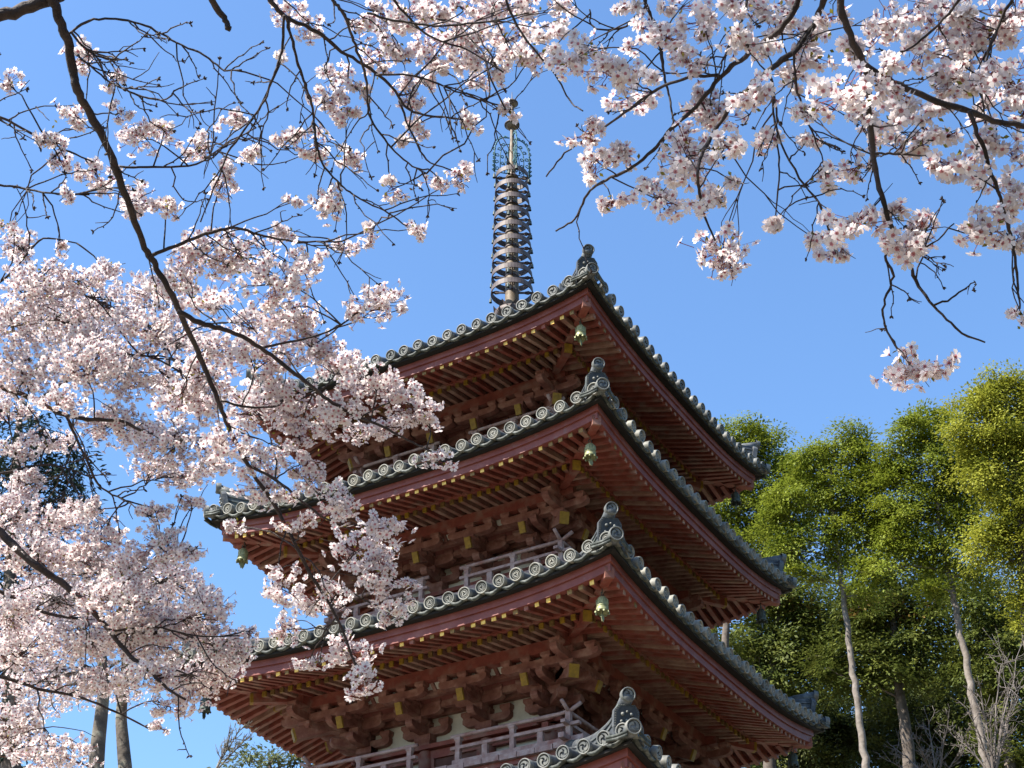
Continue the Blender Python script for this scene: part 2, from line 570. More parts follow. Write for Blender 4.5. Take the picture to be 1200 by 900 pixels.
    for k in (1, 2, 3):
        o = h0.copy(); COL.objects.link(o); o.parent = ro; o.rotation_euler = (0, 0, k * math.pi / 2)
    return ro

def block(mb, c, wx, wy, h, mat):
    """bearing block: square above, curved in below"""
    c = np.asarray(c, float)
    V = []
    for z, s_ in ((0, .68), (h * .22, .76), (h * .5, 1.0), (h, 1.0)):
        for sx, sy in ((-1, -1), (1, -1), (1, 1), (-1, 1)):
            V.append((c[0] + sx * wx / 2 * s_, c[1] + sy * wy / 2 * s_, c[2] + z))
    F = [(3, 2, 1, 0), (12, 13, 14, 15)]
    for r in range(3):
        for j in range(4):
            j2 = (j + 1) % 4
            F.append((r * 4 + j, r * 4 + j2, (r + 1) * 4 + j2, (r + 1) * 4 + j))
    mb.add(V, F, mat)
def arm(mb, c, L, wd, h, axis, mat):
    """bracket arm with boat-shaped ends; axis 'x' or 'y' or a unit vector"""
    ax = {'x': (1, 0, 0), 'y': (0, 1, 0)}.get(axis, axis) if isinstance(axis, str) else axis
    ax = np.asarray(ax, float); sd = np.cross((0, 0, 1), ax)
    l = L / 2
    ol = [(-l, h), (-l, h * .45), (-l + .05, h * .16), (-l + .13, 0), (l - .13, 0), (l - .05, h * .16), (l, h * .45), (l, h)]
    mb.prism(ol, np.asarray(c, float) - sd * wd / 2, ax, (0, 0, 1), sd, wd, mat)

def build_storey(lv):
    a, zc, w = LV[lv]
    zm = zc - UP + DZ
    q = a - 1.75
    if lv > 1:
        zbm = LV[lv - 1][1] - UP + DZ
        zf = zbm + 1.50
    else: zf = 1.0
    st = (q - w) / 3.0
    zk = zm - 1.25                                       # column top
    wl = MB()
    wl.box((0, 0, (zf - .7 + zm) / 2), (2 * w - .10, 2 * w - .10, zm - zf + .7 + .1), PLASTER)
    wo = wl.build('wall', PAG)
    fm = MB()
    for k in range(4):
        fm.M = rz4(k)
        fm.box((0, -w, zk - .09), (2 * w + .5, .13, .16), RED)            # head tie beam with projecting noses
        fm.box((0, -w, zk + .045), (2 * w + .56, .34, .085), RED)         # plate
        fm.box((0, -w, zf + .20), (2 * w, .20, .13), RED)                 # sill beam
        fm.box((0, -w - .003, zk + .72), (2 * w + .3, .12, .13), BRKT)
        fm.box((0, -(w + st), zk + .74), (2 * (w + st) + .3, .11, .12), BRKT)
        fm.box((0, -(w + 2 * st), zm - .385), (2 * (w + 2 * st) + .3, .11, .12), BRKT)
    fm.M = None
    fm.build('wall_frame', wo)
    cm = MB()
    cm.lathe([(.15, zf - .5), (.15, zk - .05), (.13, zk)], RED, n=16)
    first = None
    for k in range(4):
        for x in (-w, -w / 3, w / 3):
            M = rz4(k) @ np.array([x, -w, 0, 1])
            o = cm.build('column', wo) if first is None else first.copy()
            if first is None: first = o
            else: COL.objects.link(o); o.parent = wo
            o.location = (M[0], M[1], 0)
    # door and lattice windows
    for k in range(4):
        dm = MB(); dm.M = rz4(k)
        hz = zk - .17 - (zf + .27)
        dm.box((0, -(w - .02), zf + .27 + hz / 2), (2 * w / 3 - .30, .08, hz), DOORWOOD)
        dm.box((0, -(w + .03), zf + .27 + hz / 2), (.05, .05, hz), RED)
        for sx in (-1, 1):
            dm.box((sx * (w / 3 - .17), -(w + .012), zf + .27 + hz / 2), (.07, .09, hz), RED)
        dm.build('door', wo)
    # small white strips between the ribs under the purlin
    rb = MB()
    for k in range(4):
        rb.M = rz4(k)
        d0, d1 = w + 2 * st + .06, q - .06
        z0, z1 = zm - .34, zm - .20
        rb.add([(-d0, -d0, z0), (d0, -d0, z0), (d1, -d1, z1), (-d1, -d1, z1)], [(0, 1, 2, 3)], PLASTER)
        nn = int(2 * d0 / .19)
        for i in range(nn + 1):
            x = -d0 + 2 * d0 * i / nn
            rb.beam((x, -d0, z0 - .02), (x, -d1, z1 - .02), .07, .05, BRKT)
        d0, d1 = w + st + .05, w + 2 * st - .05
        rb.add([(-d0, -d0, zm - .45), (d0, -d0, zm - .45), (d1, -d1, zm - .34), (-d1, -d1, zm - .34)], [(0, 1, 2, 3)], SOFFIT)
    rb.M = None
    rb.build('rib_board', wo)
    # bracket sets
    zb = zk + .09
    bm = MB()
    def cluster(bm):
        block(bm, (0, 0, zb), .36, .36, .20, BRKT)
        arm(bm, (0, 0, zb + .20), 1.02, .15, .15, 'x', BRKT)
        arm(bm, (0, -st * .5 - .05, zb + .202), st + .62, .148, .148, 'y', BRKT)
        for x in (-.42, 0, .42): block(bm, (x, 0, zb + .35), .22, .22, .13, BRKT)
        block(bm, (0, -st, zb + .35), .23, .23, .13, BRKT)
        arm(bm, (0, -st, zb + .48), 1.02, .14, .15, 'x', BRKT)
        arm(bm, (0, -st - .02, zb + .482), 2 * st + .66, .148, .148, 'y', BRKT)
        for x in (-.42, 0, .42): block(bm, (x, -st, zb + .63), .21, .21, .12, BRKT)
        block(bm, (0, -2 * st, zb + .63), .23, .23, .12, BRKT)
        arm(bm, (0, -2 * st, zb + .75), .98, .135, .14, 'x', BRKT)
        # tail rafter with painted end
        zo = zm - .72
        D = q + .13 - w
        p1 = np.array([0, -D, zo]); p0 = np.array([0, 0, zo + D * .42])
        bm.beam(p1, p0, .125, .215, BRKT)
        dr = (p1 - p0) / np.linalg.norm(p1 - p0)
        bm.beam(p1 + dr * .014, p1 - dr * .03, .130, .220, YELLOW)
        block(bm, (0, -(q - w), zm - .625), .22, .22, .10, BRKT)
        arm(bm, (0, -(q - w), zm - .525), 1.02, .14, .145, 'x', BRKT)
        for x in (-.41, 0, .41): block(bm, (x, -(q - w), zm - .38), .20, .20, .108, BRKT)
    cluster(bm)
    first = None
    for k in range(4):
        for x in (-w, -w / 3, w / 3, w):
            M = rz4(k) @ np.array([x, -w, 0, 1])
            if first is None: o = first = bm.build('bracket_set', wo)
            else: o = first.copy(); COL.objects.link(o); o.parent = wo
            o.location = (M[0], M[1], 0); o.rotation_euler = (0, 0, k * math.pi / 2)
    cb = MB()
    s2 = math.sqrt(2); dv = np.array([1, -1, 0]) / s2; sv = np.array([1, 1, 0]) / s2
    for i, (zz, n_) in enumerate(((zb + .20, 1), (zb + .48, 2))):
        arm(cb, dv * st * s2 * n_ * .5 + np.array([0, 0, zz + .004]), st * s2 * n_ + .7, .17, .15, dv, BRKT)
        block(cb, dv * st * s2 * n_ + np.array([0, 0, zz + .15]), .26, .26, .13, BRKT)
    D = (q + .18 - w) * s2
    p1 = dv * D + np.array([0, 0, zm - .80]); p0 = np.array([0, 0, zm - .80 + D * .34])
    cb.beam(p1, p0, .17, .23, BRKT)
    dr = (p1 - p0) / np.linalg.norm(p1 - p0)
    cb.beam(p1 + dr * .014, p1 - dr * .03, .175, .235, YELLOW)
    block(cb, dv * (q - w) * s2 + np.array([0, 0, zm - .66]), .27, .27, .13, BRKT)
    for sgx, sgy in ((1, 0), (0, -1)):
        ax_ = np.array([sgx, sgy, 0.])
        oth = np.array([-sgy, -sgx, 0.]) if sgx == 0 else np.array([0, -1., 0])
        # arms that run on past the corner and end in the air
        arm(cb, dv * (q - w) * s2 + ax_ * .05 + np.array([0, 0, zm - .523]), 1.1, .138, .143, ax_, BRKT)
        arm(cb, dv * st * s2 + ax_ * .10 + np.array([0, 0, zb + .482]), 1.15, .138, .146, ax_, BRKT)
        block(cb, dv * (q - w) * s2 + ax_ * .45 + np.array([0, 0, zm - .38]), .21, .21, .11, BRKT)
        block(cb, dv * st * s2 + ax_ * .52 + np.array([0, 0, zb + .63]), .22, .22, .12, BRKT)
        cb.beam(dv * (q - w) * s2 + np.array([0, 0, zm - .16]), dv * (q - w) * s2 + ax_ * .32 + np.array([0, 0, zm - .14]), .178, .21, RED)
    block(cb, dv * (q - w) * s2 + np.array([0, 0, zm - .38]), .24, .24, .11, BRKT)
    block(cb, dv * ((q - w) * s2 - .30) + np.array([0, 0, zm - .42]), .24, .24, .30, BRKT)
    f2 = cb.build('corner_bracket_set', wo)
    f2.location = (w, -w, 0)
    for k in (1, 2, 3):
        o = f2.copy(); COL.objects.link(o); o.parent = wo
        M = rz4(k) @ np.array([w, -w, 0, 1]); o.location = (M[0], M[1], 0); o.rotation_euler = (0, 0, k * math.pi / 2)

    # ---------------- balcony
    if lv == 1: return
    B = w + .86
    fl = MB()
    for k in range(4):
        fl.M = rz4(k)
        sweep(fl, rect(w - .1, B - .02, -.05, -.006), zf, B, 0, GREYWOOD, n=2)
        npk = int(2 * B / .34)
        for i in range(npk):
            x0 = -B + 2 * B * i / npk; wd = 2 * B / npk
            dz = RNG.normal(0, .006)
            fl.box((x0 + wd / 2, -B + .16 - RNG.uniform(0, .012), zf - .044 + dz), (wd - .014, .36, .10), GREYWOOD)
        sweep(fl, rect(B - .26, B - .06, -.19, -.098), zf, B, 0, RED, n=2)
        sweep(fl, [(B - .34, -.55), (B - .28, -.55), (B - .10, -.192), (B - .16, -.192)], zf, B, 0, GREYWOOD, n=2)
    fb = fl.build('balcony', PAG)
    rl = MB()
    G = .42
    Rr = B - .10
    for k in range(4):
        rl.M = rz4(k)
        for sg in (-1, 1):
            xa, xb = sg * G, sg * Rr
            rl.beam((xa, -Rr, zf + .055), (xb + sg * .30, -Rr, zf + .055), .11, .09, GREYWOOD)
            e0 = 0.004 if k % 2 else 0
            rl.beam((xa - sg * .05, -Rr, zf + .33 + e0), (xb + sg * .22, -Rr, zf + .33 + e0), .09, .055, GREYWOOD)
            L_ = abs(xb - xa) + .25
            pts = [(xa - sg * .06 + sg * t * (L_ + .06), -Rr, zf + .555 + e0 * 2 + .13 * max(0, t - .86) / .14 * max(0, t - .86) / .14) for t in np.linspace(0, 1, 14)]
            rl.tube(pts, .036, GREYWOOD, n=8)
            m = 2
            for i in range(m):
                x = xa + sg * .10 + (xb - xa - sg * .10) * i / m
                rl.box((x, -Rr, zf + .23), (.09, .085, .46), GREYWOOD)
                block(rl, (x, -Rr, zf + .44), .13, .12, .08, GREYWOOD)
            for i in range(m):
                x = xa + sg * .10 + (xb - xa - sg * .10) * (i + .5) / m
                rl.box((x, -Rr, zf + .20), (.11, .07, .22), GREYWOOD)
        rl.box((Rr, -Rr, zf + .30), (.09, .09, .52), GREYWOOD)
    rl.M = None
    rl.build('railing', fb)

for lv in (1, 2, 3, 4, 5):
    build_roof(lv)
    build_storey(lv)

# stone platform
pm = MB()
pm.box((0, 0, .45), (7.6, 7.6, .9), STONE)
pm.box((0, 0, .96), (7.9, 7.9, .12), STONE)
for i in range(5):
    pm.box((0, -3.95 - .15 - .3 * i, .8 - .17 * i - .085 + .0), (2.2, .32, .17), STONE)
pm.build('stone_platform', PAG)

# ---------------- finial
fo = empty('finial', (0, 0, 0)); fo.parent = PAG
fm = MB()
z0 = DZ
fm.box((0, 0, z0 + 19.95), (1.0, 1.0, .62), BRONZE)
fm.box((0, 0, z0 + 20.29), (1.12, 1.12, .07), BRONZE)
fm.build('dew_basin', fo)
fm = MB()
fm.lathe([(.46, 20.32), (.47, 20.45), (.42, 20.65), (.28, 20.80), (.20, 20.84), (.20, 20.9), (.36, 21.05), (.42, 21.14), (.30, 21.12), (.17, 21.1)], BRONZE, n=24, c=(0, 0, z0))
for k in range(8):
    a_ = k * math.pi / 4
    d = np.array([math.cos(a_), math.sin(a_), 0]); s_ = np.array([-d[1], d[0], 0])
    V = [d * .2 + s_ * .10 + (0, 0, z0 + 20.92), d * .2 - s_ * .10 + np.array([0, 0, z0 + 20.92]), d * .40 - s_ * .15 + np.array([0, 0, z0 + 21.08]), d * .46 + np.array([0, 0, z0 + 21.3]), d * .40 + s_ * .15 + np.array([0, 0, z0 + 21.08])]
    fm.add(V, [(0, 1, 2, 3, 4)], BRONZE)
fm.build('lotus_base', fo)
fm = MB()
fm.lathe([(.175, 21.0), (.165, 21.9), (.155, 23.0), (.145, 24.2), (.13, 25.4), (.095, 25.5), (.075, 26.2), (.055, 26.6), (.045, 28.0)], BRONZEPOLE, n=16, c=(0, 0, z0))
for z in np.linspace(21.95, 25.45, 9):
    fm.lathe([(.12, z - .10), (.165, z - .09), (.165, z - .05), (.13, z - .04)], BRONZEPOLE, n=16, c=(0, 0, z0))
fm.build('mast', fo)
for i in range(9):
    z = 21.72 + (25.36 - 21.72) * i / 8
    r = .50 - .09 * i / 8
    rm = MB()
    rm.lathe([(r + .01, z - .01), (r, z + .14), (r - .02, z + .14), (r - .012, z - .01)], BRONZE, n=40, c=(0, 0, z0), closed=True, smooth=False)
    for k in range(4):
        an = k * math.pi / 2 + .55
        d = np.array([math.cos(an), math.sin(an), 0]); s_ = np.array([-d[1], d[0], 0])
        zz = np.array([0, 0, z0 + z + .05])
        rm.beam(d * .14 + zz, d * (r - .02) + zz, .028, .05, BRONZE)
        rm.tube([d * (r - .03) + s_ * .0 + zz, d * (r * .78) + s_ * .06 + zz, d * (r * .62) + s_ * .035 + zz], .014, BRONZE, n=5)
        rm.tube([d * (r - .03) + s_ * .0 + zz, d * (r * .78) - s_ * .06 + zz, d * (r * .62) - s_ * .035 + zz], .014, BRONZE, n=5)
    rm.lathe([(.14, z + .03), (.168, z + .03), (.168, z + .08), (.14, z + .08)], BRONZE, n=16, c=(0, 0, z0))
    for k in range(4):
        an = k * math.pi / 2 + .35
        d = np.array([math.cos(an), math.sin(an), 0]) * (r + .02)
        c = d + np.array([0, 0, z0 + z])
        rm.lathe([(.008, .0), (.010, -.05), (.026, -.07), (.032, -.15), (.04, -.175)], BELLD, n=8, c=c)
    rm.build('finial_ring', fo)
# water-flame plates
for k in range(4):
    an = k * math.pi / 2 + R(45)
    d = np.array([math.cos(an), math.sin(an), 0]); u = np.array([0, 0, 1.])
    fp = MB()
    o = np.array([0, 0, z0 + 25.54])
    def P(x, y): return o + d * x + u * y * 1.1
    W_, H_ = .46, 1.18
    arc = [P(.46, .0)] + [P(.07 + .39 * math.cos(t) ** .7 if t < 1.5708 else .07, .62 + .50 * math.sin(t)) for t in np.linspace(0, 1.57, 12)]
    fp.tube(arc, .019, TEAL, n=5)
    fp.tube([P(.07, .0), P(.46, .0)], .014, TEAL, n=5)
    inn = [P(.31, .02)] + [P(.07 + .24 * math.cos(t), .5 + .42 * math.sin(t)) for t in np.linspace(0, 1.57, 9)]
    fp.tube(inn, .013, TEAL, n=5)
    inn = [P(.19, .02)] + [P(.07 + .12 * math.cos(t), .38 + .30 * math.sin(t)) for t in np.linspace(0, 1.57, 7)]
    fp.tube(inn, .012, TEAL, n=5)
    def curl(x, y, r_, a0):
        fp.tube([P(x + r_ * (1 - t * .55) * math.cos(a0 + t * 6.6), y + r_ * (1 - t * .55) * math.sin(a0 + t * 6.6)) for t in np.linspace(0, 1, 13)], .0145, TEAL, n=4)
    for i in range(10):                      # curls along the outer edge
        t = i / 9
        if t < .5: x, y = .47, .05 + t * 1.1
        else:
            q_ = (t - .5) * 2 * 1.45; x, y = .09 + .39 * math.cos(q_) ** .7, .62 + .52 * math.sin(q_)
        curl(x, y, .046, t * 2)
    for (x, y, r_) in [(.38, .12, .055), (.39, .32, .055), (.38, .52, .055), (.32, .72, .055), (.22, .88, .05), (.25, .10, .05), (.25, .30, .05), (.25, .50, .05), (.17, .66, .05), (.13, .15, .04), (.13, .35, .04)]:
        curl(x, y, r_, x * 9 + y * 4)
    c = P(.46, -.02)
    fp.lathe([(.008, .0), (.010, -.05), (.03, -.07), (.036, -.16), (.045, -.19)], BELLD, n=8, c=c)
    fp.build('flame_plate', fo)
for z, r in ((27.25, .16), (28.02, .13)):
    jm = MB()
    prf = [(r * math.sin(t) + .004, -r * math.cos(t)) for t in np.linspace(0, 2.5, 10)] + [(.03, r * 1.12), (.012, r * 1.5)]
    if z > 27: prf.append((.006, .42))
    jm.lathe(prf, BRONZEPOLE, n=20, c=(0, 0, z0 + z))
    jm.lathe([(r * 1.25, -.015), (r * 1.25, .01), (r * .9, .02), (r * .9, -.02)], BRONZE, n=18, c=(0, 0, z0 + z), closed=True)
    jm.build('jewel', fo)

# ---------------- wind bells (they hang from the hip rafters)
def make_bell(mat):
    root = empty('wind_bell', (0, 0, 0))
    b = MB()
    prof = [(.012, -.03), (.055, -.04), (.082, -.075), (.092, -.14), (.098, -.22), (.108, -.28), (.118, -.315), (.104, -.31), (.09, -.2), (.05, -.07)]
    b.lathe(prof, mat, n=18)
    for k in range(8):
        an = k * math.pi / 4
        b.box((.112 * math.cos(an), .112 * math.sin(an), -.325), (.03, .03, .03), mat)
    b.lathe([(.098, -.205), (.105, -.21), (.105, -.225), (.098, -.23)], mat, n=18)
    for k in range(4):
        an = k * math.pi / 2 + .3
        c, s_ = math.cos(an), math.sin(an)
        b.box((.093 * c, .093 * s_, -.14), (.012, .075, .09), mat, axes=[(c, s_, 0), (-s_, c, 0), (0, 0, 1)])
    b.build('bell_body', root)
    h = MB()
    h.tube([(0, 0, .16), (0, 0, .05)], .008, BELLD, n=6)
    h.tube([(.035 * math.cos(t), 0, .02 + .035 * math.sin(t)) for t in np.linspace(0, 6.28, 12)], .009, BELLD, n=6)
    h.build('hanger', root)
    c = MB()
    c.tube([(0, 0, -.08), (.01, 0, -.34)], .007, BELLD, n=6)
    c.prism([(-.035, 0), (.035, 0), (.05, -.07), (.02, -.14), (0, -.11), (-.02, -.14), (-.05, -.07)], (.01, -.006, -.34), (1, 0, 0), (0, 0, 1), (0, 1, 0), .012, mat)
    c.build('clapper', root)
    return root
BELLS = [(5, 0, 'pale green bronze wind bell under the front corner of the topmost roof', BELLM),
         (4, 0, 'pale green bronze wind bell under the front corner of the second highest roof', BELLM),
         (3, 0, 'pale green bronze wind bell under the front corner of the third highest roof', BELLM),
         (5, 1, 'dark wind bell seen against the trees under the right corner of the topmost roof', BELLD),  # right-hand bells coloured dark for their silhouette
         (4, 1, 'dark wind bell seen against the trees under the right corner of the second highest roof', BELLD),
         (3, 1, 'dark wind bell low at the right under the right corner of the third highest roof', BELLD),
         (4, 3, 'greenish wind bell against blue sky under the left corner of the second highest roof', BELLM),
         (3, 3, 'wind bell half lost behind blossom under the left corner of the third highest roof', BELLD)]
for lv, k, lab, mt in BELLS:
    a, zc, w = LV[lv]
    h = a - .37
    M = rz4(k) @ np.array([h, -h, 0, 1])
    x, y = M[0], M[1]
    X = x * math.cos(PHI) - y * math.sin(PHI); Y = x * math.sin(PHI) + y * math.cos(PHI)
    b = make_bell(mt)
    b.location = (X, PD + Y, zc - .335 - .17)
    b.rotation_euler = (R(RNG.uniform(-3, 3)), R(RNG.uniform(-3, 3)), RNG.uniform(0, 1.5))
    tag(b, lab, 'wind bell', 'wind bells hanging under the roof corners')
# ------------------------------------------------------------------ foliage helpers
def bulk_mesh(name, V, loops, totals, midx, mats, parent=None, smooth=None):
    me = bpy.data.meshes.new(name)
    V = np.ascontiguousarray(V, dtype=np.float32)
    loops = np.asarray(loops, dtype=np.int32); totals = np.asarray(totals, dtype=np.int32)
    me.vertices.add(len(V)); me.vertices.foreach_set('co', V.ravel())
    me.loops.add(len(loops)); me.loops.foreach_set('vertex_index', loops)
    me.polygons.add(len(totals))
    st = np.concatenate([[0], np.cumsum(totals)[:-1]]).astype(np.int32)
    me.polygons.foreach_set('loop_start', st)
    me.polygons.foreach_set('loop_total', totals)
    for m in mats: me.materials.append(m)
    me.polygons.foreach_set('material_index', np.asarray(midx, dtype=np.int32))
    me.update(calc_edges=True); me.validate()
    o = bpy.data.objects.new(name, me); COL.objects.link(o)
    if parent: o.parent = parent
    return o

def frames_from(nrm, rng):
    """random rotation matrices whose third column is nrm"""
    n = nrm / (np.linalg.norm(nrm, axis=1, keepdims=True) + 1e-9)
    r = rng.normal(size=n.shape)
    t = r - n * np.sum(r * n, axis=1, keepdims=True)
    t /= (np.linalg.norm(t, axis=1, keepdims=True) + 1e-9)
    b = np.cross(n, t)
    return np.stack([t, b, n], axis=2)

def leaf_mat(name, c0, c1, c2, trans=.35, rough=.55, scale=.8):
    m = bpy.data.materials.new(name); m.use_nodes = True
    nt = m.node_tree; N, L = nt.nodes, nt.links
    N.remove(N['Principled BSDF'])
    out = N['Material Output']
    tc = N.new('ShaderNodeTexCoord')
    n1 = N.new('ShaderNodeTexNoise'); n1.inputs['Scale'].default_value = scale; n1.inputs['Detail'].default_value = 6
    n1.inputs['Roughness'].default_value = .75
    L.new(tc.outputs['Object'], n1.inputs[0])
    cr = N.new('ShaderNodeValToRGB')
    cr.color_ramp.elements[0].position = .3; cr.color_ramp.elements[1].position = .7
    cr.color_ramp.elements[0].color = (*c0, 1); cr.color_ramp.elements[1].color = (*c2, 1)
    e = cr.color_ramp.elements.new(.5); e.color = (*c1, 1)
    L.new(n1.outputs['Fac'], cr.inputs[0])
    d = N.new('ShaderNodeBsdfPrincipled'); d.inputs['Roughness'].default_value = rough
    d.inputs['Specular IOR Level'].default_value = .12
    t = N.new('ShaderNodeBsdfTranslucent')
    L.new(cr.outputs[0], d.inputs['Base Color']); L.new(cr.outputs[0], t.inputs['Color'])
    mx = N.new('ShaderNodeMixShader'); mx.inputs[0].default_value = trans
    L.new(d.outputs[0], mx.inputs[1]); L.new(t.outputs[0], mx.inputs[2])
    L.new(mx.outputs[0], out.inputs['Surface'])
    return m

PETAL = leaf_mat('petal', (.67, .575, .57), (.74, .67, .66), (.78, .73, .71), trans=.5, rough=.6, scale=9)
THROAT = leaf_mat('petal_throat', (.34, .10, .12), (.52, .22, .25), (.66, .44, .45), trans=.3, rough=.6, scale=30)
CALYX = leaf_mat('calyx', (.10, .02, .02), (.20, .05, .04), (.25, .11, .05), trans=.15, scale=20)
YOUNGLEAF = leaf_mat('young_leaf', (.10, .085, .012), (.20, .18, .03), (.24, .12, .03), trans=.45, scale=15)
CBARK = noise_mat('cherry_bark', [(.012, .008, .007), (.03, .019, .017), (.06, .042, .037)], 9.0, .8, bump=.5, bscale=60, stretch=(1, 1, 1))
PBARK = noise_mat('pale_bark', [(.10, .082, .068), (.18, .152, .13), (.27, .24, .21)], 3.5, .85, bump=.4, bscale=12,
                  second=((.12, .10, .08), 4.0, .52, .7))
LICHENBARK = noise_mat('lichen_bark', [(.04, .032, .026), (.09, .075, .06), (.22, .22, .17)], 5.0, .9, bump=.6, bscale=20)
DBARK = noise_mat('dark_bark', [(.05, .038, .03), (.10, .08, .065), (.16, .13, .11)], 4.0, .9, bump=.4, bscale=12)
TWIGPALE = noise_mat('bare_twig_bark', [(.09, .075, .065), (.17, .145, .13)], 5.0, .8)

# one flower: five notched cupped petals, throat, stamens, calyx
def make_flower(cup, droop):
    V, F, M = [], [], []
    for k in range(5):
        an = k * 2 * math.pi / 5
        c, s = math.cos(an), math.sin(an)
        # (r, half width, height)
        pts = [(.10, -.07, 0), (.10, .07, 0), (.26, -.17, .03), (.26, .17, .03), (.62, -.36, .15), (.62, .36, .15), (.93, -.25, .20), (.93, .25, .20), (.84, 0, .17)]
        b = len(V)
        for r, w, h in pts:
            h = h * cup - droop * r * r
            V.append((r * c - w * s, r * s + w * c, h + (.03 if abs(w) < .01 else 0)))
        V.append((.45 * c, .45 * s, .06 * cup - droop * .2))
        q = b + 9
        F += [(b, b + 1, b + 3, b + 2), (b + 2, b + 3, q), (b + 2, q, b + 4), (q, b + 3, b + 5), (b + 4, q, b + 8, b + 6), (q, b + 5, b + 7, b + 8)]
        M += [1, 0, 0, 0, 0, 0]
    for k in range(7):                       # stamens
        an = k * 2 * math.pi / 7 + .2; c, s = math.cos(an), math.sin(an)
        b = len(V)
        V += [(.03 * c - .022 * s, .03 * s + .022 * c, .03), (.03 * c + .022 * s, .03 * s - .022 * c, .03), (.26 * c, .26 * s, .30)]
        F.append((b, b + 1, b + 2)); M.append(1 if k % 2 else 2)
    b = len(V)                               # calyx
    for j in range(5):
        an = j * 2 * math.pi / 5 + .6
        V.append((.15 * math.cos(an), .15 * math.sin(an), -.015))
    for j in range(5):
        an = j * 2 * math.pi / 5 + .6
        V.append((.05 * math.cos(an), .05 * math.sin(an), -.34))
    for j in range(5):
        j2 = (j + 1) % 5
        F.append((b + j, b + j2, b + 5 + j2, b + 5 + j)); M.append(2)
    F.append(tuple(range(b, b + 5))); M.append(1)
    V = np.array(V)
    return V, F, M
FLOWERS = [make_flower(1.0, 0), make_flower(1.7, .05), make_flower(.35, .12), make_flower(2.6, -.25)]
FL = []
for V, F, M in FLOWERS:
    FL.append((V, np.concatenate([np.array(f) for f in F]), np.array([len(f) for f in F]), np.array(M)))

class Bulk:
    def __init__(s): s.V = []; s.L = []; s.T = []; s.M = []; s.n = 0
    def inst(s, base, Rm, pos, scale):
        """base = (V, loops, totals, mats); one copy per row"""
        V, L, T, M = base
        k = len(pos)
        if k == 0: return
        W = np.einsum('kij,nj->kni', Rm, V) * scale[:, None, None] + pos[:, None, :]
        s.V.append(W.reshape(-1, 3))
        s.L.append((L[None, :] + (np.arange(k) * len(V))[:, None]).ravel() + s.n)
        s.T.append(np.tile(T, k)); s.M.append(np.tile(M, k))
        s.n += k * len(V)
    def quads(s, Q, mat):
        """Q: (k,4,3)"""
        k = len(Q)
        s.V.append(Q.reshape(-1, 3)); s.L.append(np.arange(k * 4) + s.n); s.T.append(np.full(k, 4)); s.M.append(np.full(k, mat)); s.n += 4 * k
    def build(s, name, mats, parent=None):
        return bulk_mesh(name, np.concatenate(s.V), np.concatenate(s.L), np.concatenate(s.T), np.concatenate(s.M), mats, parent)

def catmull(P, per=5):
    """smooth curve through uneven points (chord-length tangents, no overshoot)"""
    P = np.asarray(P, float)
    if len(P) < 3:
        t = np.linspace(0, 1, per + 1)[:, None]; return P[0] * (1 - t) + P[-1] * t
    h = np.linalg.norm(np.diff(P, axis=0), axis=1) + 1e-9
    v = np.diff(P, axis=0) / h[:, None]
    m = np.empty_like(P); m[0] = v[0]; m[-1] = v[-1]
    m[1:-1] = (v[:-1] * h[1:, None] + v[1:] * h[:-1, None]) / (h[:-1] + h[1:])[:, None]
    out = []
    for i in range(len(P) - 1):
        for t in np.arange(per) / per:
            t2, t3 = t * t, t ** 3
            out.append((2 * t3 - 3 * t2 + 1) * P[i] + (t3 - 2 * t2 + t) * h[i] * m[i] + (3 * t2 - 2 * t3) * P[i + 1] + (t3 - t2) * h[i] * m[i + 1])
    out.append(P[-1])
    return np.array(out)

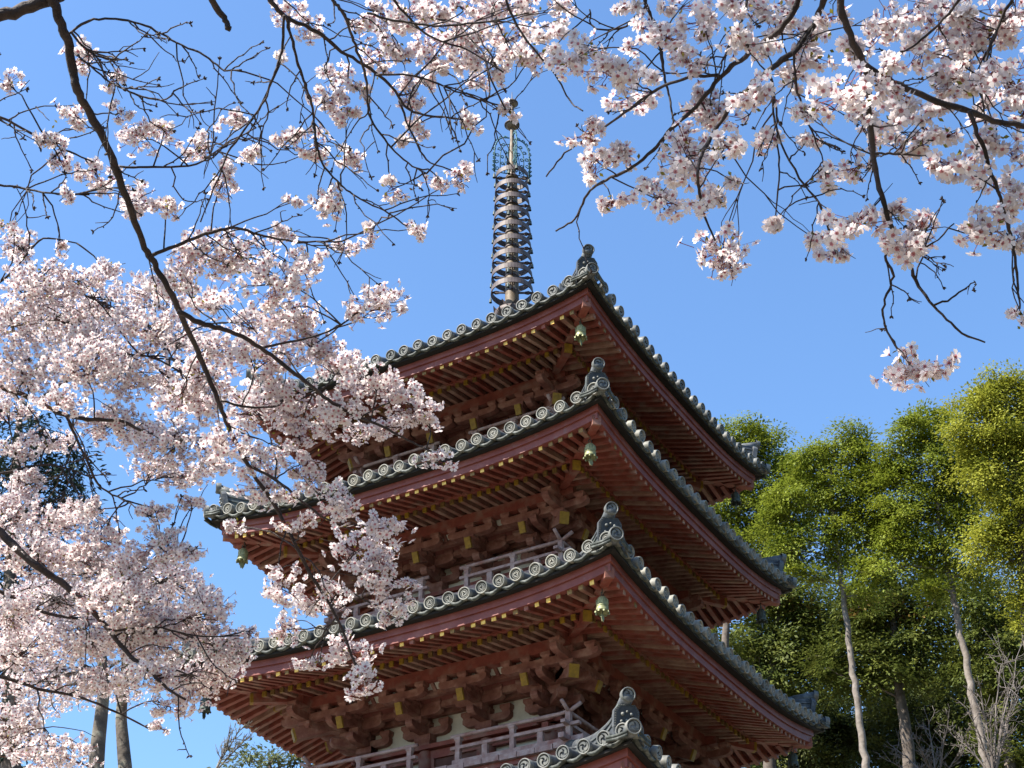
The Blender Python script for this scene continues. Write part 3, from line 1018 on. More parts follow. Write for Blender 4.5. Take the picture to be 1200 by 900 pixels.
DOWN = np.array([0, 0, -1.0])
def blossom_cluster(c, rad, n, fsize, rng, parent, spur=None):
    """n flowers on pedicels round the spur at c; rad = (horizontal, vertical, depth) metres"""
    bk = Bulk()
    d = rng.normal(size=(n, 3)); d /= np.linalg.norm(d, axis=1, keepdims=True)
    rr = rng.uniform(.35, 1.0, n) ** .6
    d2 = d * rr[:, None]
    # lumps: flowers gather in umbels
    nu = max(2, n // 5)
    um = d2[rng.integers(0, n, nu)]
    um = um - um.mean(axis=0)
    pos = um[rng.integers(0, nu, n)] * 1.02 + rng.normal(size=(n, 3)) * .24
    pos = pos * np.asarray(rad)[None, :] + c
    out = (pos - c) / np.asarray(rad)[None, :]
    nrm = out / (np.linalg.norm(out, axis=1, keepdims=True) + .2) * .8 + DOWN * .38 + rng.normal(size=(n, 3)) * .38
    Rm = frames_from(nrm, rng)
    ty = rng.choice(4, n, p=[.38, .30, .2, .12])
    sc = fsize * .5 * rng.uniform(.85, 1.12, n)
    for k in range(4):
        m = ty == k
        bk.inst(FL[k], Rm[m], pos[m], sc[m])
    # pedicels
    um_c = c + um[rng.integers(0, nu, n)] * np.asarray(rad) * .35
    a = pos - Rm[:, :, 2] * (sc * .34)[:, None]
    b = um_c
    L_ = np.linalg.norm(b - a, axis=1, keepdims=True)
    b = a + (b - a) / (L_ + 1e-9) * np.minimum(L_, fsize * 1.0)
    s_ = np.cross(b - a, rng.normal(size=(n, 3))); s_ /= (np.linalg.norm(s_, axis=1, keepdims=True) + 1e-9)
    w = .0009 * (fsize / .033)
    bk.quads(np.stack([a - s_ * w, a + s_ * w, b + s_ * w, b - s_ * w], axis=1), 2)
    # buds and young leaves at the spurs
    nl = max(2, n // 5)
    p = c + rng.normal(size=(nl, 3)) * np.asarray(rad) * .38
    Rl = frames_from(rng.normal(size=(nl, 3)), rng)
    lw, ll = fsize * .13, fsize * .45
    q = np.stack([p - Rl[:, :, 0] * lw * .3, p + Rl[:, :, 1] * ll * .5 - Rl[:, :, 0] * lw, p + Rl[:, :, 1] * ll, p + Rl[:, :, 1] * ll * .5 + Rl[:, :, 0] * lw], axis=1)
    bk.quads(q, 3)
    return bk.build('blossom_cluster', [PETAL, THROAT, CALYX, YOUNGLEAF], parent)

class CherryTree:
    def __init__(s, label, base, trunk_top, seed, bark=None, group=None):
        s.rng = np.random.default_rng(seed)
        s.root = empty('cherry_tree', (0, 0, 0))
        tag(s.root, label, 'cherry tree', group)
        s.inv = np.array([0, 0, 0.])
        s.bark = bark or CBARK
        s.branches = []       # (points, radii, MB)
        s.base = np.asarray(base, float); s.top = np.asarray(trunk_top, float)
        s.nclus = 0
    def trunk(s, r0, r1, px=None):
        mb = MB()
        if px is None:
            t = np.linspace(0, 1, 9)[:, None]
            P = s.base * (1 - t) + s.top * t + np.sin(t * 5) * np.array([.06, .04, 0])
            P[0, 2] -= .1
        else: P = px
        if px is None:              # the leader goes on above the first limbs and thins out
            d = (s.top - s.base) / np.linalg.norm(s.top - s.base)
            P = np.concatenate([P, [s.top + d * .25, s.top + d * .6 + np.array([-.05, .03, 0]), s.top + d * 1.1 + np.array([-.12, .02, 0])]])
        k = len(P)
        rad = np.linspace(r0, r1, k); rad[0] *= 1.5; rad[1] *= 1.12
        if px is None: rad[-3:] = [r1 * .75, r1 * .45, r1 * .12]
        mb.tube(P, rad, s.bark, n=14)
        mb.build('trunk', s.root)
    def branch(s, pts, r0px, r1px, d0, d1=None, root=False, wander=.06):
        """pts: pixels along the branch; r in pixels; d in metres (straight-line distance)"""
        d1 = d0 if d1 is None else d1
        k = len(pts)
        ds = np.linspace(d0, d1, k) + np.cumsum(s.rng.normal(0, wander, k)) * .5
        P = [at(x, y, d) for (x, y), d in zip(pts, ds)]
        rp = np.linspace(r0px, r1px, k) * ds / 1748.0
        if root:
            P0 = P[0]; mid = s.top * .45 + P0 * .55 + np.array([0, 0, .25])
            P = [s.top, mid] + P; rp = np.concatenate([[rp[0] * 2.2, rp[0] * 1.4], rp])
        P = np.array(P)
        C = catmull(P, 5)
        rad = np.interp(np.linspace(0, len(P) - 1, len(C)), np.arange(len(P)), rp)
        C[1:-1] += s.rng.normal(0, 1, (len(C) - 2, 3)) * (rad[1:-1, None] * .07 + .0008)
        mb = MB()
        rad = rad * .74
        mb.tube(C, rad * s.rng.uniform(.9, 1.14, len(C)), s.bark, n=8)
        s.branches.append((C, rad, mb))
        return C
    def twig(s, mb, p0, p1, r, sag=.1, n=8):
        d = p1 - p0; L = np.linalg.norm(d)
        t = np.linspace(0, 1, n)[:, None]
        up = np.array([0, 0, 1.]) * L * sag
        o = s.rng.normal(0, .065, 3) * L
        P = p0 + d * t + (up + o) * np.sin(t * math.pi) + s.rng.normal(0, .012, (n, 3)) * L
        P[0] = p0
        mb.tube(P, np.linspace(r, r * .55, n), s.bark, n=5)
        return P
    def clusters(s, ells, dist, spread, fsize, dens, zmul=1.0):
        allP = np.concatenate([b[0] for b in s.branches]); bid = np.concatenate([np.full(len(b[0]), i) for i, b in enumerate(s.branches)])
        allD = np.linalg.norm(allP, axis=1)
        # branch points in pixels, for depth lookup
        pd = allP[:, 1] * CP + allP[:, 2] * SP
        pxs = 600 + 1748 * allP[:, 0] / pd; pys = 450 - 1748 * (-allP[:, 1] * SP + allP[:, 2] * CP) / pd
        for e in ells:
            cx, cy, rx, ry = e[:4]
            k2 = (pxs - cx) ** 2 + (pys - cy) ** 2
            j = np.argmin(k2)
            dd = allD[j] if k2[j] < 90 ** 2 else dist
            dd = dd * .7 + dist * .3 + s.rng.normal(.10, spread)
            if len(e) > 4: dd = e[4]
            c = at(cx, cy, dd)
            m = dd / 1748.0
            fpx = fsize / m
            n = int(max(4, dens * math.pi * rx * ry / (fpx * fpx * .6)))
            rad = (rx * m * .86, .8 * (rx + ry) / 2 * m * zmul, ry * m * .86)
            # a few sub-lumps keep the outline uneven
            blossom_cluster(c, rad, n, fsize, s.rng, s.root)
            s.nclus += 1
            # twig from the nearest branch point (prefer points nearer the trunk and above)
            w = np.linalg.norm(allP - c, axis=1)
            j = np.argmin(w)
            if w[j] > rad[0] * .3:
                cand = np.where(w < w[j] * 1.5 + .02)[0]
                j = s.rng.choice(cand)
                mb = s.branches[bid[j]][2]
                P = s.twig(mb, allP[j], c, max(.001, 1.05 * m), .06)
            else: mb = s.branches[bid[j]][2]; P = allP[j:j + 1]
            for _ in range(max(2, n // 14)):
                q = c + s.rng.normal(0, .55, 3) * np.asarray(rad)
                s.twig(mb, P[-1] if len(P) == 1 else P[s.rng.integers(len(P) // 2, len(P))], q, max(.0008, .65 * m), .05, n=6)
    def bare(s, n, lo, hi, dist_scale=1.0, only=None):
        """bare side twigs with little bud knots at the tips"""
        for _ in range(n):
            i = s.rng.choice(only) if only is not None else s.rng.integers(len(s.branches))
            C, rad, mb = s.branches[i]
            j = s.rng.integers(len(C) // 5, len(C) - 1)
            if only is None and np.linalg.norm(C[j]) < 1.5: continue
            m = np.linalg.norm(C[j]) / 1748.0
            T = C[min(j + 1, len(C) - 1)] - C[j - 1]; T /= (np.linalg.norm(T) + 1e-9)
            d = s.rng.normal(size=3); d -= T * np.dot(d, T); d /= np.linalg.norm(d)
            d = d * .8 + T * .7 + DOWN * .15; d /= np.linalg.norm(d)
            L = s.rng.uniform(lo, hi) * m
            P = s.twig(mb, C[j], C[j] + d * L, max(.001, .95 * m), s.rng.uniform(-.12, .12), n=9)
            for q in range(s.rng.integers(0, 3)):
                k = s.rng.integers(3, 8)
                dd = d * .7 + s.rng.normal(0, .5, 3); dd /= np.linalg.norm(dd)
                s.twig(mb, P[k], P[k] + dd * L * s.rng.uniform(.2, .5), max(.0008, .7 * m), 0, n=5)
            tip = P[-1]
            for q in range(4):
                dd = d * .8 + s.rng.normal(0, .6, 3); dd /= np.linalg.norm(dd)
                mb.tube([tip, tip + dd * 2.2 * m, tip + dd * 4.2 * m], [.6 * m, 1.15 * m, .3 * m], s.bark, n=5)
            for k in range(2, 8, 2):
                dd = s.rng.normal(0, 1, 3); dd /= np.linalg.norm(dd)
                mb.tube([P[k], P[k] + dd * 2.4 * m], [1.1 * m, .5 * m], s.bark, n=4)
    def finish(s):
        for C, rad, mb in s.branches: mb.build('branch', s.root)

# ------------------------------------------------------------------ cherry on the right, over the camera
rt = CherryTree('cherry tree reaching in over the top right corner with large pale pink blossom clusters', (2.7, 1.7, GZ), (2.35, 1.75, 1.5), 5)
rt.trunk(.17, .11)
rt.branch([(1010, -60), (984, 0), (992, 31), (1013, 76), (1018, 104), (1021, 157), (1026, 198), (1034, 235), (1047, 271), (1060, 298), (1073, 329), (1094, 358), (1120, 384), (1154, 401)], 6.4, 1.5, 2.7, 2.9, root=True)
rt.branch([(1013, 76), (1047, 97), (1089, 115), (1136, 130), (1172, 143), (1215, 150)], 5.5, 4.0, 2.7, 2.8)
rt.branch([(1136, 130), (1146, 157), (1162, 204), (1178, 251), (1188, 292), (1193, 339), (1195, 362)], 3.6, 1.5, 2.75, 2.8)
rt.branch([(990, -60), (969, -8), (953, 31), (930, 60), (897, 84), (875, 106), (860, 121), (838, 154), (823, 180), (818, 205), (820, 231), (827, 257), (838, 282)], 5.5, 1.5, 3.0, 3.1, root=True)
rt.branch([(960, -60), (940, -8), (920, 29), (897, 48), (867, 70), (842, 92), (816, 125), (787, 150), (765, 176), (735, 200), (706, 213), (688, 227), (673, 257), (651, 271)], 4.8, 1.4, 3.2, 3.5, root=True)
rt.branch([(842, 88), (801, 92), (765, 108), (732, 132), (695, 158), (662, 180), (640, 207)], 2.8, 1.2, 3.3, 3.6)
rt.branch([(752, -40), (755, 0), (761, 15), (772, 40), (776, 73), (781, 99), (787, 125), (790, 154)], 3.2, 1.2, 3.5, 3.5, root=True)
rt.branch([(757, 8), (728, 33), (695, 31), (691, 11)], 2.0, 1.2, 3.5)
rt.branch([(897, 84), (904, 92), (909, 128), (911, 161), (913, 201), (909, 253)], 2.2, 1.2, 3.1)
rt.branch([(1047, 271), (1038, 300), (1047, 324), (1037, 350), (1037, 381), (1060, 420)], 2.4, 1.5, 2.85)
rt.branch([(904, 94), (911, 157), (937, 209), (964, 245), (974, 287)], 2.0, 1.1, 3.1)
rt.branch([(1024, 180), (1047, 180), (1099, 183)], 2.2, 1.4, 2.8)
rt.branch([(1150, -40), (1118, 8), (1085, 42), (1060, 60), (1042, 66)], 2.4, 1.2, 3.0, root=True)
rt.branch([(1200, -20), (1175, 20), (1160, 60), (1150, 100), (1155, 140)], 2.8, 1.2, 3.1, root=True)
rt.branch([(880, -20), (868, 30), (850, 62), (842, 90)], 2.2, 1.2, 3.3, root=True)
rt.branch([(930, 60), (933, 100), (945, 140), (960, 175), (968, 210)], 2.0, 1.0, 3.1)
rt.branch([(1060, 298), (1085, 290), (1118, 262)], 1.6, 1.1, 2.85)
rt.branch([(1094, 358), (1110, 352), (1133, 338)], 1.7, 1.2, 2.85)
RC = [(905, 263, 18, 12), (1068, 433, 38, 26, 2.85), (846, 297, 34, 26), (832, 237, 24, 22), (772, 232, 28, 22), (717, 238, 20, 16), (700, 190, 24, 20), (690, 158, 20, 18), (735, 180, 18, 12),
      (805, 185, 36, 32), (832, 130, 34, 24), (718, 88, 32, 24), (690, 62, 28, 20), (745, 120, 28, 14), (664, 76, 24, 14), (648, 58, 18, 9), (770, 42, 32, 24), (822, 30, 26, 22), (810, 75, 26, 18),
      (870, 45, 26, 20), (903, 18, 26, 24), (880, 112, 28, 22), (898, 165, 18, 14), (988, 108, 36, 34, 2.6), (1000, 58, 26, 18), (955, 70, 24, 16), (1040, 100, 28, 24, 2.7), (1056, 130, 28, 28), (1110, 95, 30, 22),
      (1105, 25, 36, 26), (1160, 35, 36, 32), (1180, 92, 32, 26), (1132, 60, 26, 18), (1000, 263, 34, 26, 2.75), (970, 212, 20, 16), (1005, 196, 26, 14), (1060, 288, 32, 24, 2.8), (1078, 268, 26, 18), (1046, 250, 20, 14),
      (980, 300, 20, 14), (957, 280, 14, 12), (1118, 196, 34, 24, 2.75), (1155, 272, 30, 24, 2.75), (1185, 228, 24, 24), (1172, 172, 32, 22), (1080, 165, 28, 16), (942, 130, 22, 14), (1196, 372, 10, 18), (950, 42, 28, 24),
      (1040, 30, 30, 22), (1080, 62, 26, 20), (948, 166, 20, 11), (895, 62, 18, 14), (1192, 282, 18, 16), (860, 215, 14, 10), (1040, 165, 20, 16), (760, 90, 18, 10), (850, 170, 20, 14), (1150, 130, 24, 14), (1012, 140, 22, 16)]
RC = [(e[0], e[1], e[2] * 1.15, e[3] * 1.15) + tuple(e[4:]) for e in RC]
RC += [(930, 92, 26, 18), (1092, 132, 24, 16), (1140, 100, 22, 16), (860, 168, 18, 14), 
       (1195, 130, 24, 20), (1190, 20, 26, 22), (1135, 20, 26, 18), (1075, 10, 28, 16), (975, 20, 22, 16), (930, 15, 22, 14), (860, 10, 26, 12), (800, 8, 26, 12), (735, 10, 22, 10), (1110, 160, 20, 14), (1145, 215, 16, 14)]
rt.clusters(RC, 3.05, .10, .0305, 2.7)
# unseen branch and clusters added overhead, sunward, to dapple the blossom with shade
rt.branch([(700, -2600), (500, -1900), (420, -1500), (560, -1100), (760, -900)], 6, 2.5, 3.4, 3.6, root=True)
_r = np.random.default_rng(77)
_s = np.array(sun_dir)
for _ in range(60):
    B = at(_r.uniform(640, 1230), _r.uniform(-40, 380), _r.uniform(2.7, 3.5))
    c = B + _s * _r.uniform(1.5, 2.9)
    if math.atan2(c[2], math.hypot(c[0], c[1])) < R(54): continue
    blossom_cluster(c, (.095, .095, .07), 42, .034, _r, rt.root)
rt.bare(75, 22, 80)
rt.finish()

# ------------------------------------------------------------------ cherry on the left whose long limb crosses the picture
lt = CherryTree('cherry tree at the left whose long dark limb hangs down in front of the pagoda', (-3.9, 2.0, GZ), (-3.3, 2.2, 2.2), 8)
lt.trunk(.22, .14)
D = 4.6
lt.branch([(58, -6), (66, 12), (76, 40), (84, 75), (90, 105), (105, 132), (125, 170), (140, 210), (155, 250), (170, 290), (182, 310), (197, 338), (215, 375), (232, 412), (247, 448), (258, 475), (270, 505), (296, 554), (322, 592), (346, 636), (366, 676), (386, 708), (404, 746), (418, 784)], 7.0, 1.8, D, 5.0, wander=.03)
lt.branch([(-150, 60), (-60, 32), (0, 18), (36, 8), (70, -6), (120, -50)], 10, 8.5, 4.55, 4.6, root=True, wander=.01)
lt.branch([(177, 300), (213, 285), (247, 273), (277, 267), (310, 277), (350, 283), (400, 283)], 3.2, 1.2, 4.7, 4.8)
lt.branch([(208, 365), (240, 380), (268, 388), (307, 408), (335, 429), (363, 451), (391, 473), (416, 487), (447, 499), (478, 516), (506, 529)], 4.2, 1.4, 4.75, 4.9)
lt.branch([(290, 545), (316, 558), (350, 584), (382, 608), (415, 622)], 2.6, 1.3, 4.9)
lt.branch([(80, 40), (110, 23), (143, 23), (177, 33), (207, 50), (240, 65), (263, 82), (283, 82)], 2.0, 1.3, 4.6, 4.4)
lt.branch([(83, 37), (100, 57), (120, 68), (143, 70)], 1.8, 1.2, 4.6)
lt.branch([(88, 62), (97, 70), (123, 92), (143, 103), (167, 113), (200, 113), (204, 106)], 1.8, 1.2, 4.6, 4.4)
lt.branch([(-20, 130), (0, 137), (43, 160), (75, 175), (110, 190)], 2.4, 1.2, 5.0, root=True)
lt.branch([(-20, 215), (20, 219), (70, 228), (105, 228)], 2.0, 1.1, 5.0, root=True)
lt.branch([(140, 195), (180, 196), (230, 192), (270, 165), (300, 150)], 1.8, 1.0, 4.7)
lt.branch([(258, 470), (300, 478), (345, 470), (380, 455)], 2.0, 1.1, 4.9)
lt.branch([(307, 408), (340, 400), (375, 392), (400, 380), (420, 365)], 2.0, 1.1, 4.8)
lt.branch([(386, 708), (400, 690), (430, 705), (460, 716)], 1.5, 1.0, 5.0)
# the limbs that hang in from the top edge
lt.branch([(300, -40), (317, 0), (333, 18), (373, 38), (400, 60), (433, 80), (460, 103), (477, 127), (517, 137), (543, 140)], 3.8, 1.3, 4.3, 4.4, root=True)
lt.branch([(335, 20), (343, 50), (350, 77), (360, 103), (367, 133), (370, 160), (377, 190), (400, 217), (417, 230), (450, 247), (477, 265)], 2.4, 1.2, 4.3, 4.4)
lt.branch([(333, 18), (330, 60), (320, 90), (310, 117), (290, 147), (267, 180), (255, 210), (235, 260)], 2.3, 1.1, 4.3, 4.5)
lt.branch([(385, -30), (390, 0), (400, 13), (413, 43), (420, 63), (430, 97), (432, 133), (450, 163), (473, 187), (500, 203)], 2.8, 1.2, 4.2, 4.3, root=True)
lt.branch([(440, 88), (480, 88), (513, 98), (547, 112), (583, 123), (592, 128)], 1.8, 1.1, 4.3)
lt.branch([(468, 118), (483, 157), (500, 187), (530, 200)], 1.7, 1.1, 4.3)
lt.branch([(585, -30), (600, 20), (633, 67), (650, 87), (667, 117), (683, 130)], 2.0, 1.1, 3.9, 3.8, root=True)
lt.branch([(430, 15), (470, 25), (520, 30), (570, 25), (620, 15)], 2.0, 1.2, 4.2, 4.0)
lt.branch([(222, -90), (236, -40), (248, 0), (262, 22), (270, 34)], 5.0, 4.4, 4.2, root=True)
lt.branch([(440, -30), (470, 10), (500, 40), (550, 60), (590, 85)], 2.2, 1.2, 4.2, root=True)
LC = [(335, 14, 20, 14), (365, 34, 20, 16), (425, 30, 18, 16), (445, 60, 24, 20), (393, 88, 18, 20), (388, 116, 24, 20), (405, 136, 18, 14), (330, 67, 12, 8), (480, 20, 30, 20), (525, 42, 34, 26),
      (575, 14, 38, 20), (616, 8, 28, 16), (560, 56, 34, 20), (500, 62, 18, 18), (480, 112, 20, 20), (486, 150, 18, 16), (470, 166, 14, 10), (549, 143, 14, 18), (597, 131, 15, 14), (541, 205, 16, 16), (512, 215, 20, 9),
      (460, 222, 22, 10), (489, 270, 13, 14), (340, 165, 24, 14), (370, 170, 20, 18), (410, 185, 16, 16), (385, 240, 26, 22), (345, 236, 14, 10), (330, 275, 20, 12), (435, 275, 12, 18), (620, 66, 26, 16), (586, 86, 18, 14), (655, 5, 22, 9),
      (275, 140, 17, 15), (232, 172, 17, 18), (295, 180, 20, 9), (262, 213, 20, 17), (96, 66, 18, 18), (130, 98, 16, 10), (10, 97, 14, 14), (85, 135, 20, 14), (60, 165, 16, 18), (115, 210, 28, 18), (72, 190, 14, 14),
      (165, 160, 30, 16), (192, 150, 14, 13), (140, 132, 16, 10), (80, 230, 9, 14), (158, 236, 20, 24), (195, 242, 16, 18), (10, 266, 12, 11), (70, 291, 11, 10),
      (235, 300, 36, 26), (205, 330, 30, 22), (280, 300, 38, 26), (322, 332, 40, 30), (358, 308, 26, 16), (245, 350, 36, 22), (335, 372, 36, 28), (405, 290, 18, 12), (432, 362, 26, 26), (455, 344, 22, 16), (470, 362, 10, 14),
      (300, 420, 40, 30), (362, 408, 36, 28), (402, 432, 36, 26), (442, 452, 34, 24), (472, 470, 30, 22), (500, 484, 24, 18), (332, 470, 40, 28), (392, 486, 34, 22), (425, 506, 30, 14), (350, 512, 32, 20), (292, 480, 34, 30),
      (512, 540, 28, 9), (455, 500, 24, 14), (240, 440, 30, 22), (215, 470, 30, 24), (260, 520, 30, 26), (305, 540, 32, 24), (352, 545, 26, 14), (275, 617, 13, 12), (346, 614, 22, 14), (398, 590, 24, 26), (365, 565, 22, 16),
      (426, 642, 34, 32), (452, 620, 24, 22), (442, 678, 34, 26), (330, 690, 25, 22), (372, 702, 32, 24), (336, 738, 20, 16), (362, 777, 18, 12), (410, 764, 32, 20), (427, 797, 24, 18), (462, 717, 18, 18), (482, 690, 13, 12), (305, 575, 24, 18), (335, 580, 20, 14)]
LC += [(500, 18, 26, 14), (545, 72, 24, 14), (602, 42, 24, 16), (560, 96, 18, 10), (520, 78, 20, 12), (640, 42, 20, 14), (450, 20, 22, 14), (470, 62, 20, 14), (600, 62, 22, 14), (655, 25, 20, 12), (540, 8, 26, 10), (420, 105, 14, 14), (500, 95, 18, 12)]
LC = [(e[0], e[1], e[2] * 1.10, e[3] * 1.10) for e in LC]
lt.clusters(LC, 4.80, .14, .032, 2.6)
lt.bare(140, 30, 110, only=[0, 1, 2, 5, 6, 7, 8, 9, 10, 14, 15, 16, 17, 18])
lt.finish()

# ------------------------------------------------------------------ denser cherry farther back at the left edge
bt = CherryTree('dense cherry tree in full bloom filling the left edge, farther back and with smaller flowers', (-6.5, 6.6, GZ), (-5.2, 6.9, 2.4), 21)
bt.trunk(.28, .2)
bt.branch([(-60, 590), (0, 624), (36, 658), (71, 682), (102, 709), (129, 740), (151, 767), (178, 789), (196, 807), (218, 820)], 6.5, 1.6, 7.6, 7.3, root=True)
bt.branch([(-50, 790), (0, 793), (44, 807), (89, 816), (133, 833), (178, 856)], 3.2, 1.2, 8.4, 8.2, root=True)
bt.branch([(-50, 445), (0, 453), (43, 470), (77, 487), (110, 492), (140, 493), (173, 507), (213, 512), (260, 515)], 4.5, 1.3, 7.8, 7.3, root=True)
bt.branch([(77, 487), (90, 515), (102, 540), (118, 571), (142, 584), (169, 593)], 2.2, 1.2, 7.7)
bt.branch([(-50, 680), (0, 693), (40, 713), (90, 725), (140, 720), (190, 700)], 3.2, 1.2, 8.0, root=True)
bt.branch([(-50, 400), (0, 380), (40, 350), (70, 330), (110, 325)], 3.0, 1.1, 8.0, root=True)
bt.branch([(-50, 340), (0, 330), (30, 300), (50, 280), (90, 285)], 2.5, 1.1, 8.0, root=True)
bt.branch([(-50, 560), (0, 555), (60, 545), (110, 560)], 2.6, 1.1, 8.2, root=True)
bt.branch([(102, 709), (150, 680), (190, 655), (220, 640)], 2.0, 1.0, 7.5)
bt.branch([(129, 740), (180, 735), (230, 745), (280, 745)], 2.0, 1.0, 7.4)
bt.branch([(43, 470), (90, 440), (140, 415), (180, 420), (225, 445)], 2.4, 1.1, 7.6)
bt.branch([(-50, 880), (0, 870), (50, 880), (110, 900)], 2.4, 1.1, 8.4, root=True)
BC = [(20, 290, 22, 20), (42, 332, 40, 30), (92, 332, 34, 20), (15, 382, 32, 36), (70, 380, 46, 34), (132, 362, 40, 26), (30, 440, 36, 28), (100, 428, 46, 32), (152, 438, 36, 28), (70, 470, 34, 14), (125, 318, 22, 9), (175, 385, 36, 26), (180, 340, 30, 18),
      (140, 500, 44, 24), (200, 520, 44, 26), (60, 518, 34, 10), (30, 566, 24, 20), (8, 604, 24, 26), (62, 612, 42, 22), (118, 632, 30, 20), (30, 650, 42, 28), (92, 662, 46, 26), (152, 664, 34, 22), (190, 642, 30, 24), (202, 684, 40, 30), (140, 704, 46, 26),
      (60, 710, 55, 28), (102, 752, 55, 26), (30, 760, 46, 28), (182, 742, 46, 32), (240, 722, 30, 30), (262, 762, 32, 26), (222, 802, 36, 26), (170, 792, 36, 18), (60, 800, 54, 20), (18, 850, 34, 26), (60, 884, 46, 18), (122, 802, 36, 14),
      (100, 596, 24, 12), (182, 600, 20, 12), (292, 742, 12, 10), (216, 558, 26, 20), (180, 548, 26, 14), (250, 545, 24, 14), (226, 590, 16, 10), (240, 470, 30, 24), (205, 455, 34, 28), (250, 410, 30, 22), (215, 395, 34, 22), (110, 400, 40, 24), (290, 380, 24, 16),
      (10, 480, 24, 14), (20, 530, 22, 12), (260, 790, 22, 16), (200, 830, 26, 10), (185, 852, 14, 7), (10, 720, 26, 24), (150, 740, 36, 22), (225, 650, 16, 12)]
BC = [(e[0], e[1], e[2] * 1.1, e[3] * 1.14) for e in BC]
bt.clusters(BC, 7.8, .28, .036, 2.9)
bt.bare(50, 30, 90)
bt.finish()

# two slim cherries farther away whose trunks show below the blossom
def far_cherry(label, px, y, r, seed, ells):
    t = CherryTree(label, at_y(px[0][0], px[0][1], y), at_y(px[-1][0], px[-1][1], y), seed, bark=LICHENBARK, group='slim cherry trunks at lower left')
    top = [at_y(a, b, y) for a, b in px]
    b0 = top[0].copy(); b0[2] = ground_h(b0[0], b0[1]) - .1; b0[0] -= .15
    P = catmull([b0, (b0 * .5 + top[0] * .5) + np.array([.05, 0, 0])] + top, 5)
    t.trunk(r * 1.35, r * .7, px=P)
    dd = np.linalg.norm(top[-1])
    x, yy = px[-1]
    for (ex, ey) in [(-70, -60), (-20, -95), (45, -80), (80, -35)]:
        t.branch([(x, yy), (x + ex * .5, yy + ey * .6), (x + ex, yy + ey)], 4, 1.2, dd, dd + .3)
    t.branch([(x, yy + 30), (x + 30, yy + 12), (x + 70, yy + 20)], 1.5, 1, dd, dd)
    t.clusters(ells, dd, .4, .036, 1.5)
    t.finish()
far_cherry('slim cherry trunk with grey lichen at lower left, the left of two side by side', [(112, 905), (115, 870), (119, 835), (122, 800), (118, 760)], 12.5, .062, 31,
           [(60, 700, 40, 24), (100, 672, 46, 26), (150, 690, 40, 24), (190, 735, 30, 22), (30, 740, 36, 22), (90, 820, 30, 10), (150, 815, 30, 10), (45, 832, 30, 12)])
far_cherry('slim dark cherry trunk at lower left, the right of two side by side', [(147, 905), (144, 870), (142, 840), (146, 800), (150, 760)], 13.5, .058, 32,
           [(120, 700, 40, 22), (170, 690, 44, 26), (220, 730, 30, 20), (240, 700, 20, 16), (180, 770, 30, 14)])
# ------------------------------------------------------------------ background trees
LG_BRIGHT = leaf_mat('bright_conifer_leaf', (.08, .11, .013), (.17, .205, .022), (.29, .31, .04), trans=.35, scale=1.7)
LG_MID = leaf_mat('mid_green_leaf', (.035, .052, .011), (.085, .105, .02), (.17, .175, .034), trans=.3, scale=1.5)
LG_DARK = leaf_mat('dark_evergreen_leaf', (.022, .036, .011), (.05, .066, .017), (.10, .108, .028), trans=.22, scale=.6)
LG_BROWN = leaf_mat('rusty_leaf', (.09, .06, .018), (.19, .125, .035), (.28, .19, .06), trans=.3, scale=1.5)
LG_YELLOW = leaf_mat('yellow_green_leaf', (.15, .17, .02), (.245, .255, .03), (.36, .345, .052), trans=.35, scale=1.2)
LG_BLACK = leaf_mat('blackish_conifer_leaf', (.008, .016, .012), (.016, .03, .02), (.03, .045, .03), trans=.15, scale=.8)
LG_OLIVE = leaf_mat('olive_leaf', (.06, .075, .03), (.10, .12, .05), (.15, .17, .08), trans=.3, scale=1.5)

